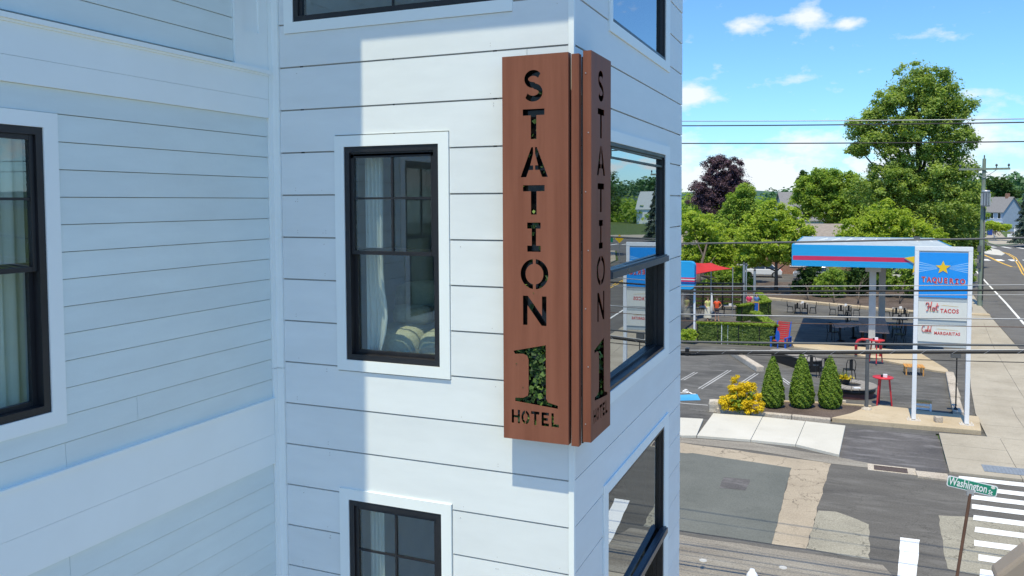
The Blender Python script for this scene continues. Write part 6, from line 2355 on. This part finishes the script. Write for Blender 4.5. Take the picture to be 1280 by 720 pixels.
for i, (x, y) in enumerate(((-9.9, 61.4), (-8.3, 62.6))):
    dup(table0, (x, y, .006), .2 * i, ('dark legged square table on the patio beside the standing people', 'square table on the patio in front of the dark fence, right one')[i], 'square tables on the patio')
    mb = MB()
    mb.box(-.1, .1, -.07, .07, 0, .16)
    o = mb.build('napkin_box', M['white_paint'], bevel=.01)
    o.location = (x, y, .757)
    tag(o, ('white napkin box on the patio table beside the standing people', 'white napkin box on the patio table in front of the dark fence')[i], 'napkin box')
for i, x in enumerate((-11.6, -10.9, -10.2)):
    put_chair(x, 62.2 + .2 * i, .4 * i, ('black chair on the patio behind the standing people, leftmost', 'black chair on the patio behind the standing people, middle one', 'black chair on the patio behind the standing people, rightmost')[i], 'black chairs on the patio')


# ------------------------------------------------------------------ cars parked behind
def car(label, loc, rz, paint, suv=False):
    t_ = thing('parked_car', label, 'car', loc, rz, 'cars parked behind the lot')
    h = .18 if suv else 0
    prof_ = [(-2.15, .32), (-2.2, .62), (-2.1, .86 + h * .5), (-1.35, .95 + h * .7), (1.55, .95 + h * .8), (2.05, .90 + h), (2.2, .68), (2.15, .32)]
    roof_ = [(-1.15, .93 + h * .7), (-.35, 1.42 + h), (1.05, 1.45 + h), (1.85 if suv else 1.65, .94 + h * .8)]
    mb_ = MB()
    mb_.extrude([(p[0], p[1]) for p in prof_], (0, .86, 0), (1, 0, 0), (0, 0, 1), (0, -1, 0), 1.72)
    add(mb_, 'body', M[paint], t_, .06)
    mb_ = MB()
    vs_ = []
    for sy_, k_ in ((.78, 0), (-.78, 0)):
        for p in roof_:
            inn = .16 if p[1] > 1.2 else 0
            vs_.append((p[0], sy_ - math.copysign(inn, sy_), p[1]))
    mb_.add(vs_, [(0, 1, 2, 3), (7, 6, 5, 4), (0, 4, 5, 1), (1, 5, 6, 2), (2, 6, 7, 3)])
    add(mb_, 'cabin_glass', M['car_glass'], t_, .03)
    mb_ = MB()
    mb_.box(-.40, 1.10, -.60, .60, 1.425 + h, 1.475 + h)
    for x_ in (-.38, .35, 1.08):
        for sy_ in (-1, 1):
            mb_.rod((x_, sy_ * .60, 1.44 + h), (x_ + (.0 if x_ > 0 else -.7) + (.6 if x_ > 1 else 0), sy_ * .785, .95 + h * .7), .035, n=5)
    add(mb_, 'roof', M[paint], t_, .02)
    for x_ in (-1.38, 1.38):
        for sy_ in (-1, 1):
            w_ = add(MB().rod((x_, sy_ * .70, .33), (x_, sy_ * .885, .33), .33, n=16), 'wheel', M['rubber'], t_)
            add(MB().rod((x_, sy_ * .886, .33), (x_, sy_ * .895, .33), .2, n=12), 'rim', M['galv'], w_)
    for sy_ in (-1, 1):
        add(MB().blob((-2.15, sy_ * .62, .70), (.07, .17, .09), 8, 5), 'headlight', M['interior_white'], t_)
        add(MB().blob((2.14, sy_ * .66, .78), (.06, .13, .1), 8, 5), 'tail_light', M['red_paint'], t_)
    return t_


car('white car parked in the shade left of the lime tree trunks', (-9.3, 96.0, .016), rad(8), 'car_white')
car('silver car parked right of the lime tree trunks in front of the brick wall', (-3.6, 94.5, .016), rad(3), 'car_silver')
car('dark car parked behind the shrub under the canopy', (1.0, 93.5, .016), rad(5), 'car_dark', True)
car('white van like car parked behind the right canopy column', (4.9, 92.0, .016), rad(3), 'car_white', True)
car('silver car far up the drive of the blue house', (44.5, 250, .02), rad(70), 'car_silver')


# ------------------------------------------------------------------ buildings beyond
def simple_house(name, label, loc, rz, sx, sy, eave, ridge, wall_m, roof_m, wins, chimney=False, cat='house'):
    t_ = thing(name, label, cat, loc, rz)
    mb_ = MB()
    mb_.box(-sx / 2, sx / 2, -sy / 2, sy / 2, 0, eave)
    mb_.add([(-sx / 2, -sy / 2, eave), (-sx / 2, sy / 2, eave), (-sx / 2, 0, ridge - .05), (sx / 2, -sy / 2, eave), (sx / 2, sy / 2, eave), (sx / 2, 0, ridge - .05)], [(0, 2, 1), (3, 4, 5)])
    add(mb_, 'wall', M[wall_m], t_)
    o_ = .35
    for sg_ in (-1, 1):
        mb_ = MB()
        k_ = (ridge - eave) / (sy / 2)
        y1 = sg_ * (sy / 2 + o_)
        z1 = eave - k_ * o_
        a_ = [(-sx / 2 - o_, y1, z1), (sx / 2 + o_, y1, z1), (sx / 2 + o_, 0, ridge), (-sx / 2 - o_, 0, ridge)]
        up_ = [(x_, y_, z_ + .14) for x_, y_, z_ in a_]
        fs_ = [(0, 1, 2, 3), (7, 6, 5, 4), (0, 4, 5, 1), (1, 5, 6, 2), (2, 6, 7, 3), (3, 7, 4, 0)]
        mb_.add(a_ + up_, fs_)
        r_ = add(mb_, 'roof', M[roof_m], t_)
    if chimney:
        mb_ = MB()
        mb_.box(sx * .2, sx * .2 + .8, -.4, .4, ridge - 1, ridge + 1.1)
        add(mb_, 'chimney', M['brick'], r_)
    for (x_, z_, w_, h_) in wins:
        mb_ = MB()
        for p in ((x_ - w_ / 2 - .1, x_ - w_ / 2, z_ - .1, z_ + h_ + .1), (x_ + w_ / 2, x_ + w_ / 2 + .1, z_ - .1, z_ + h_ + .1), (x_ - w_ / 2, x_ + w_ / 2, z_ - .1, z_), (x_ - w_ / 2, x_ + w_ / 2, z_ + h_, z_ + h_ + .1)):
            mb_.box(p[0], p[1], -sy / 2 - .06, -sy / 2 + .02, p[2], p[3])
        w = add(mb_, 'window', M['white_paint'], t_)
        mb_ = MB()
        mb_.box(x_ - w_ / 2, x_ + w_ / 2, -sy / 2 - .02, -sy / 2 + .01, z_, z_ + h_)
        add(mb_, 'pane', M['car_glass'], w)
    return t_


simple_house('brick_building', 'low brick building with a tan grey shingle roof behind the lime trees', (-8.5, 106.5, 0), rad(-2), 30, 11, 3.4, 5.7, 'brick', 'shingle', [(-9, 1, 1.6, 1.4), (-3, 1, 1.6, 1.4), (3, 1, 1.6, 1.4), (10, 1, 1.6, 1.4)], cat='building')
simple_house('grey_roof_house', 'house whose steep grey roof end shows left of the mid green tree', (-9.2, 165, 0), rad(20), 7.5, 9, 5.2, 10.2, 'sign_grey', 'house_roof', [(0, 2, 1.2, 1.6)])
bh = simple_house('blue_house', 'far two storey blue grey house with white trim beside the spruce', (38.6, 262, 0), rad(-52), 7.4, 6.4, 5.6, 9.4, 'house_blue', 'house_roof',
                  [(-2.4, 1.0, 1.0, 1.6), (-2.4, 3.6, 1.0, 1.5), (0, 3.6, 1.0, 1.5), (2.4, 3.6, 1.0, 1.5)], True)
mb = MB()
mb.box(-.8, 3.6, -5.4, -3.27, 2.5, 2.75)
mb.box(-.8, 3.6, -5.3, -3.27, .3, .45)
for x in (-.6, 1.4, 3.4):
    mb.box(x - .13, x + .13, -5.2, -4.94, .45, 2.5)

add(mb, 'porch', M['white_paint'], bh)
simple_house('white_cottage', 'small pale house roof showing above the trees right of the transformer', (60, 318, 0), rad(10), 12, 9, 6, 12.5, 'white_paint', 'sign_grey', [(0, 3, 1.2, 1.6)])
t = thing('wheelie_bin', 'dark blue wheeled bin standing at the far drive', 'bin', (31.448, 229.609, 0.000))
mb = MB()
mb.prism([(-.55, -.55), (.55, -.55), (.55, .55), (-.55, .55)], .1, 1.5)
add(mb, 'body', M['tactile_blue'], t, .1)
mb = MB()
mb.box(-.62, .62, -.62, .62, 1.505, 1.65)
add(mb, 'lid', M['tactile_blue'], t, .05)
t = thing('white_sign', 'small white square sign standing by the spruce at the far corner', 'sign', (34.888, 215.258, 0.000))
add(MB().rod((0, 0, 0), (0, 0, 1.4), .07, n=8), 'post', M['white_paint'], t)
mb = MB()
mb.box(-.62, .62, -.12, .12, .9, 2.6)
add(mb, 'board', M['white_paint'], t, .03)
mb = MB()
mb.box(-.36, .36, -.135, -.121, 1.75, 2.2)
add(mb, 'panel', M['sign_grey'], t)
t = thing('far_fence', 'low white fence by the lawn of the far corner', 'fence', (31.895, 208.019, 0.000))
for q in range(5):
    mb = MB()
    mb.box(q * .9, q * .9 + .8, -.08, .08, .3, 1.15)
    add(mb, 'panel', M['white_paint'], t)
    mb = MB()
    mb.box(q * .9 + .81, q * .9 + .89, -.06, .06, 0, 1.3)
    add(mb, 'post', M['white_paint'], t)
t = thing('green_planter', 'round grey green planter at the far street corner', 'planter', (30.978, 189.281, 0.000))
add(MB().lathe([(.5, 0), (.8, .5), (.75, .9), (.6, .92)], n=14), 'pot', M['dark_pole'], t)
rs = np.random.RandomState(2)
P = rs.normal(size=(260, 3)) * (.4, .4, .28) + (0, 0, 1.15)
o = bpy.data.objects.new('foliage', leaf_mesh('foliage', P, rs.normal(size=(260, 3)), rs.uniform(0, 1, 260), .14, M['leaf_dark'], 3, .6))
COL.objects.link(o)
o.parent = t
# yellow diamond sign beyond the crossing (mirrored in the bay window)
t = thing('warning_sign', 'yellow diamond crossing sign with a green plate beside it, mirrored in the bay window', 'sign', (23.6, 112, .1))
add(MB().rod((0, 0, 0), (0, 0, 3.6), .05, n=8), 'post', M['galv'], t)
mb = MB()
mb.extrude([(0, -.62), (.62, 0), (0, .62), (-.62, 0)], (0, -.06, 3.3), (1, 0, 0), (0, 0, 1), (0, -1, 0), .02)
add(mb, 'sign_plate', M['yellow_paint'], t)
mb = MB()
mb.box(.9, 2.2, -.08, -.06, 2.8, 3.7)
mb.rod((1.5, 0, 0), (1.5, 0, 2.8), .05, n=8)
add(mb, 'side_plate', M['green_sign'], t)

# ------------------------------------------------------------------ utility pole
up = thing('utility_pole', 'weathered wooden utility pole with crossarm and transformer behind the pole sign', 'utility pole', (9.75, 75.3, .05))
add(MB().rod((0, 0, 0), (.06, 0, 11.9), .20, .13, 12), 'pole', M['pole_wood'], up)
mb = MB()
mb.box(-1.75, 1.85, -.22, -.10, 10.98, 11.14)
add(mb, 'crossarm', M['pole_wood'], up)
for x in (-1.65, .9, 1.75):
    add(MB().lathe([(.035, 11.14), (.035, 11.26), (.08, 11.27), (.09, 11.36), (.05, 11.46)], (x, -.16, 0), 8), 'insulator', M['dark_pole'], up)
for x in (-.8, .9):
    add(MB().rod((x, -.16, 10.98), (.05, -.16, 10.35), .025, n=6), 'brace', M['galv'], up)
add(MB().lathe([(.05, 11.9), (.05, 12.15), (.02, 12.2)], (.06, 0, 0), 8), 'pin', M['dark_pole'], up)
tr_ = add(MB().lathe([(.27, 8.05), (.30, 8.08), (.30, 9.2), (.32, 9.22), (.32, 9.28), (.25, 9.36)], (.18, -.35, 0), 18), 'transformer', M['galv'], up)
for q in range(10):
    a = 2 * math.pi * q / 10
    mb = MB()
    mb.box(.29, .35, -.02, .02, 8.15, 9.1, Matrix.Translation((.18, -.35, 0)) @ Matrix.Rotation(a, 4, 'Z'))
    add(mb, 'fin', M['sign_grey'], tr_)
for z, l in ((4.4, .5), (3.8, .35), (3.1, .4)):
    mb = MB()
    mb.box(-.30, -.02, -.28, -.14, z, z + l)
    add(mb, 'junction_box', M['dark_pole'], up)
add(MB().path([(.14, -.16, .5), (.16, -.17, 4.0), (.17, -.16, 7.9)], .05, 6), 'conduit', M['dark_pole'], up)
add(MB().path([(.2, 0, 5.2), (1.2, .2, 4.9), (2.6, .5, 5.05)], .06, 6), 'bracket_arm', M['pole_wood'], up)


# ------------------------------------------------------------------ overhead cables along the side street
def cable(label, p1, p2, r, m, sag, left=-32.0, right=26.0, n=44, cat='cable', wob=0.0):
    """runs along the street through two measured points"""
    p1, p2 = Vector(p1), Vector(p2)
    pts_ = []
    for i in range(n + 1):
        x_ = left + (right - left) * i / n
        f_ = (x_ - p1.x) / (p2.x - p1.x)
        z_ = p1.z + (p2.z - p1.z) * f_ + sag * (x_ - p1.x) * (x_ - p2.x)
        pts_.append((x_, p1.y + (p2.y - p1.y) * f_, z_ + wob * math.sin(x_ * 2.1) * .5 + wob * math.sin(x_ * .9 + 1)))
    o_ = MB().path(pts_, r, 7).build('overhead_cable', m)
    return tag(o_, label, cat, 'overhead cables along the side street')


cable('topmost thin overhead cable crossing the tall maple crown', (-3.503, 18.500, 10.404), (3.065, 18.500, 10.174), .010, M['wire_grey'], .0011)
cable('second overhead cable from the top, just under the topmost one', (-3.503, 18.500, 10.300), (3.066, 18.500, 10.107), .013, M['wire'], .0011)
cable('third overhead cable from the top, alone against the lower sky', (-3.406, 18.000, 9.871), (2.992, 18.000, 9.705), .012, M['wire'], .0011)
cable('overhead cable running along the top edge of the blue canopy', (-3.391, 18.000, 7.683), (3.035, 18.000, 7.890), .019, M['dark_pole'], .0016, wob=.006)
cable('thin grey overhead cable crossing just below the canopy fascia', (-3.310, 17.600, 6.770), (2.988, 17.600, 7.027), .009, M['wire_grey'], .0008)
cable('dark overhead cable crossing the blue panel of the pole sign', (-3.309, 17.600, 6.662), (2.990, 17.600, 6.931), .019, M['wire'], .0008)
cable('pale thin overhead cable just under the dark one at the blue panel', (-3.346, 17.800, 6.574), (3.027, 17.800, 6.820), .008, M['wire_grey'], .0008)
cable('grey overhead cable crossing between the Hot Tacos and Cold Margaritas panels', (-3.268, 17.400, 6.193), (2.969, 17.400, 6.409), .014, M['wire_grey'], .0008)
cable('very thin brown overhead cable across the Cold Margaritas panel', (-3.230, 17.200, 6.082), (2.939, 17.200, 6.288), .007, M['rust_pole'], .0008)
cable('twisted grey overhead cable right above the thick black bundle', (-3.189, 17.000, 5.673), (2.912, 17.000, 5.987), .021, M['dark_pole'], .0008)
cable('thin overhead cable sagging just below the thick black bundle', (-3.113, 16.600, 5.511), (2.851, 16.600, 5.745), .008, M['wire'], .0008)
p1, p2 = Vector((-3.169, 16.900, 5.466)), Vector((2.898, 16.900, 5.887))
bd = thing('cable_bundle', 'thickest black cable bundle lashed to a steel strand, lowest heavy line over the lot', 'cable', (-32.0, p1.y, 5.0), 0, 'overhead cables along the side street')
for dz, r, m, nm, ky in ((.036, .012, 'wire_grey', 'strand', 0), (.0, .030, 'wire', 'cable', .0), (-.018, .022, 'wire', 'cable', .035)):
    pts = []
    for i in range(61):
        x = -32 + 58 * i / 60
        f = (x - p1.x) / (p2.x - p1.x)
        loop = -.05 * math.exp(-((x + 3.2) / .55) ** 2) if nm == 'cable' and dz < 0 else 0
        pts.append((x + 32.0, ky, p1.z + (p2.z - p1.z) * f + dz + .0009 * (x - p1.x) * (x - p2.x) + .004 * math.sin(x * 1.7) + loop - 5.0))
    add(MB().path(pts, r, 8), nm, M[m], bd)
for q in range(26):
    x = -6 + q * .52
    f = (x - p1.x) / (p2.x - p1.x)
    z = p1.z + (p2.z - p1.z) * f + .0009 * (x - p1.x) * (x - p2.x) - 5.0
    add(MB().rod((x + 32 - .05, -.035, z - .03), (x + 32 + .05, -.02, z + .04), .004, n=5), 'lashing', M['wire_grey'], bd)
for x in (-3.75, -3.1):
    f = (x - p1.x) / (p2.x - p1.x)
    z = p1.z + (p2.z - p1.z) * f - 5.0
    mb = MB()
    mb.box(x + 32 - .04, x + 32 + .04, -.05, .06, z - .07, z + .09)
    add(mb, 'clamp', M['black_metal'], bd, .01)

# ------------------------------------------------------------------ near street things
# street name blade on a leaning pole
ss = thing('street_sign', 'green Washington St street name blade on a leaning rusty pole', 'street sign', (2.45, 15.0, .1))
top = Vector((1.874, 15.000, 3.800)) - Vector((2.45, 15.0, .1))
low_ = Vector((1.707, 15.000, 2.363)) - Vector((2.45, 15.0, .1))
d = (low_ - top).normalized()
foot = top + d * (top.z / -d.z)
mb = MB()
mb.rod(foot, top, .026, n=10)
add(mb, 'pole', M['rust_pole'], ss)
cs_ = [Vector(p) - Vector((2.45, 15.0, .1)) for p in ((1.532, 15.000, 4.060), (1.535, 15.000, 3.891), (2.256, 15.000, 3.780), (2.257, 15.000, 3.976))]
o0 = (cs_[0] + cs_[1] + cs_[2] + cs_[3]) / 4
U = ((cs_[3] - cs_[0]) + (cs_[2] - cs_[1])) / 2
V = ((cs_[0] - cs_[1]) + (cs_[3] - cs_[2])) / 2
bw, bh_ = U.length, V.length
U.normalize()
V = (V - U * V.dot(U)).normalized()
Nn = Vector((0, -1, 0))


def rrect(w, h, r):
    out = []
    for cx_, cy_, a0 in ((w / 2 - r, -h / 2 + r, -90), (w / 2 - r, h / 2 - r, 0), (-w / 2 + r, h / 2 - r, 90), (-w / 2 + r, -h / 2 + r, 180)):
        out += [(cx_ + r * math.cos(rad(a0 + 90 * q / 4)), cy_ + r * math.sin(rad(a0 + 90 * q / 4))) for q in range(5)]
    return out


mb = MB()
mb.extrude(rrect(bw, bh_, .035), o0, U, V, -Nn, .006)
add(mb, 'blade_edge', M['white_paint'], ss)
mb = MB()
mb.extrude(rrect(bw - .03, bh_ - .03, .03), o0, U, V, Nn, .003)
add(mb, 'blade', M['green_sign'], ss)


def blade_text(body, size, x, y, xs, off):
    vs_, fs_ = text_mesh(body, size, .001, 'CENTER', off, 0, 1.0, xs)
    mb_ = MB()
    mb_.add([o0 + U * (p.x + x) + V * (p.y + y) + Nn * (.0045 + p.z) for p in vs_], fs_)
    add(mb_, 'lettering', M['white_paint'], ss)


blade_text('Washington', .185, -.06, .002, .62, .003)
blade_text('St', .105, bw / 2 - .095, -.035, .75, .002)
mb = MB()
mb.extrude([(.032 * math.cos(rad(a)), .024 * math.sin(rad(a))) for a in range(0, 360, 30)], o0 + U * (bw / 2 - .07) + V * .055, U, V, Nn, .0045)
add(mb, 'emblem', M['sign_cream'], ss)
mb = MB()
mb.box(top.x - .05, top.x + .05, -.015, .04, top.z - .03, top.z + .07)
add(mb, 'bracket', M['galv'], ss)
hy = thing('fire_hydrant', 'white topped hydrant just cut by the lower edge of the photo', 'hydrant', (-1.80, 17.35, .10))
add(MB().lathe([(.16, 0), (.16, .06), (.11, .08), (.11, .50), (.15, .52), (.15, .58), (.12, .60), (.115, .68), (.075, .74), (.06, .745), (.05, .80), (.0, .805)], n=18, cap=False), 'barrel', M['white_paint'], hy)
for a in (0, 1.57, 3.14):
    add(MB().rod((math.cos(a) * .09, math.sin(a) * -.09, .42), (math.cos(a) * .19, math.sin(a) * -.19, .42), .05, n=10), 'nozzle', M['white_paint'], hy)
# taupe lamp arm head at the lower right corner
lh = thing('lamp_head', 'taupe metal lamp head poking into the lower right corner', 'street lamp', (2.5, 9.6, 0))
q0 = Vector((1.438, 9.600, 4.669)) - Vector((2.5, 9.6, 0))
q1 = Vector((1.723, 9.600, 4.981)) - Vector((2.5, 9.6, 0))
mb = MB()
pr_ = [(0, 0), (q1.x - q0.x, q1.z - q0.z), (q1.x - q0.x + .5, q1.z - q0.z + .1), (q1.x - q0.x + .6, -.12), (.1, -.25)]
mb.extrude(pr_, q0, (1, 0, 0), (0, 0, 1), (0, 1, 0), .32)
add(mb, 'housing', M['taupe'], lh, .04)
add(MB().rod((q0.x + .85, .16, 0), (q0.x + .85, .16, q0.z), .07, .05, 12), 'pole', M['taupe'], lh)
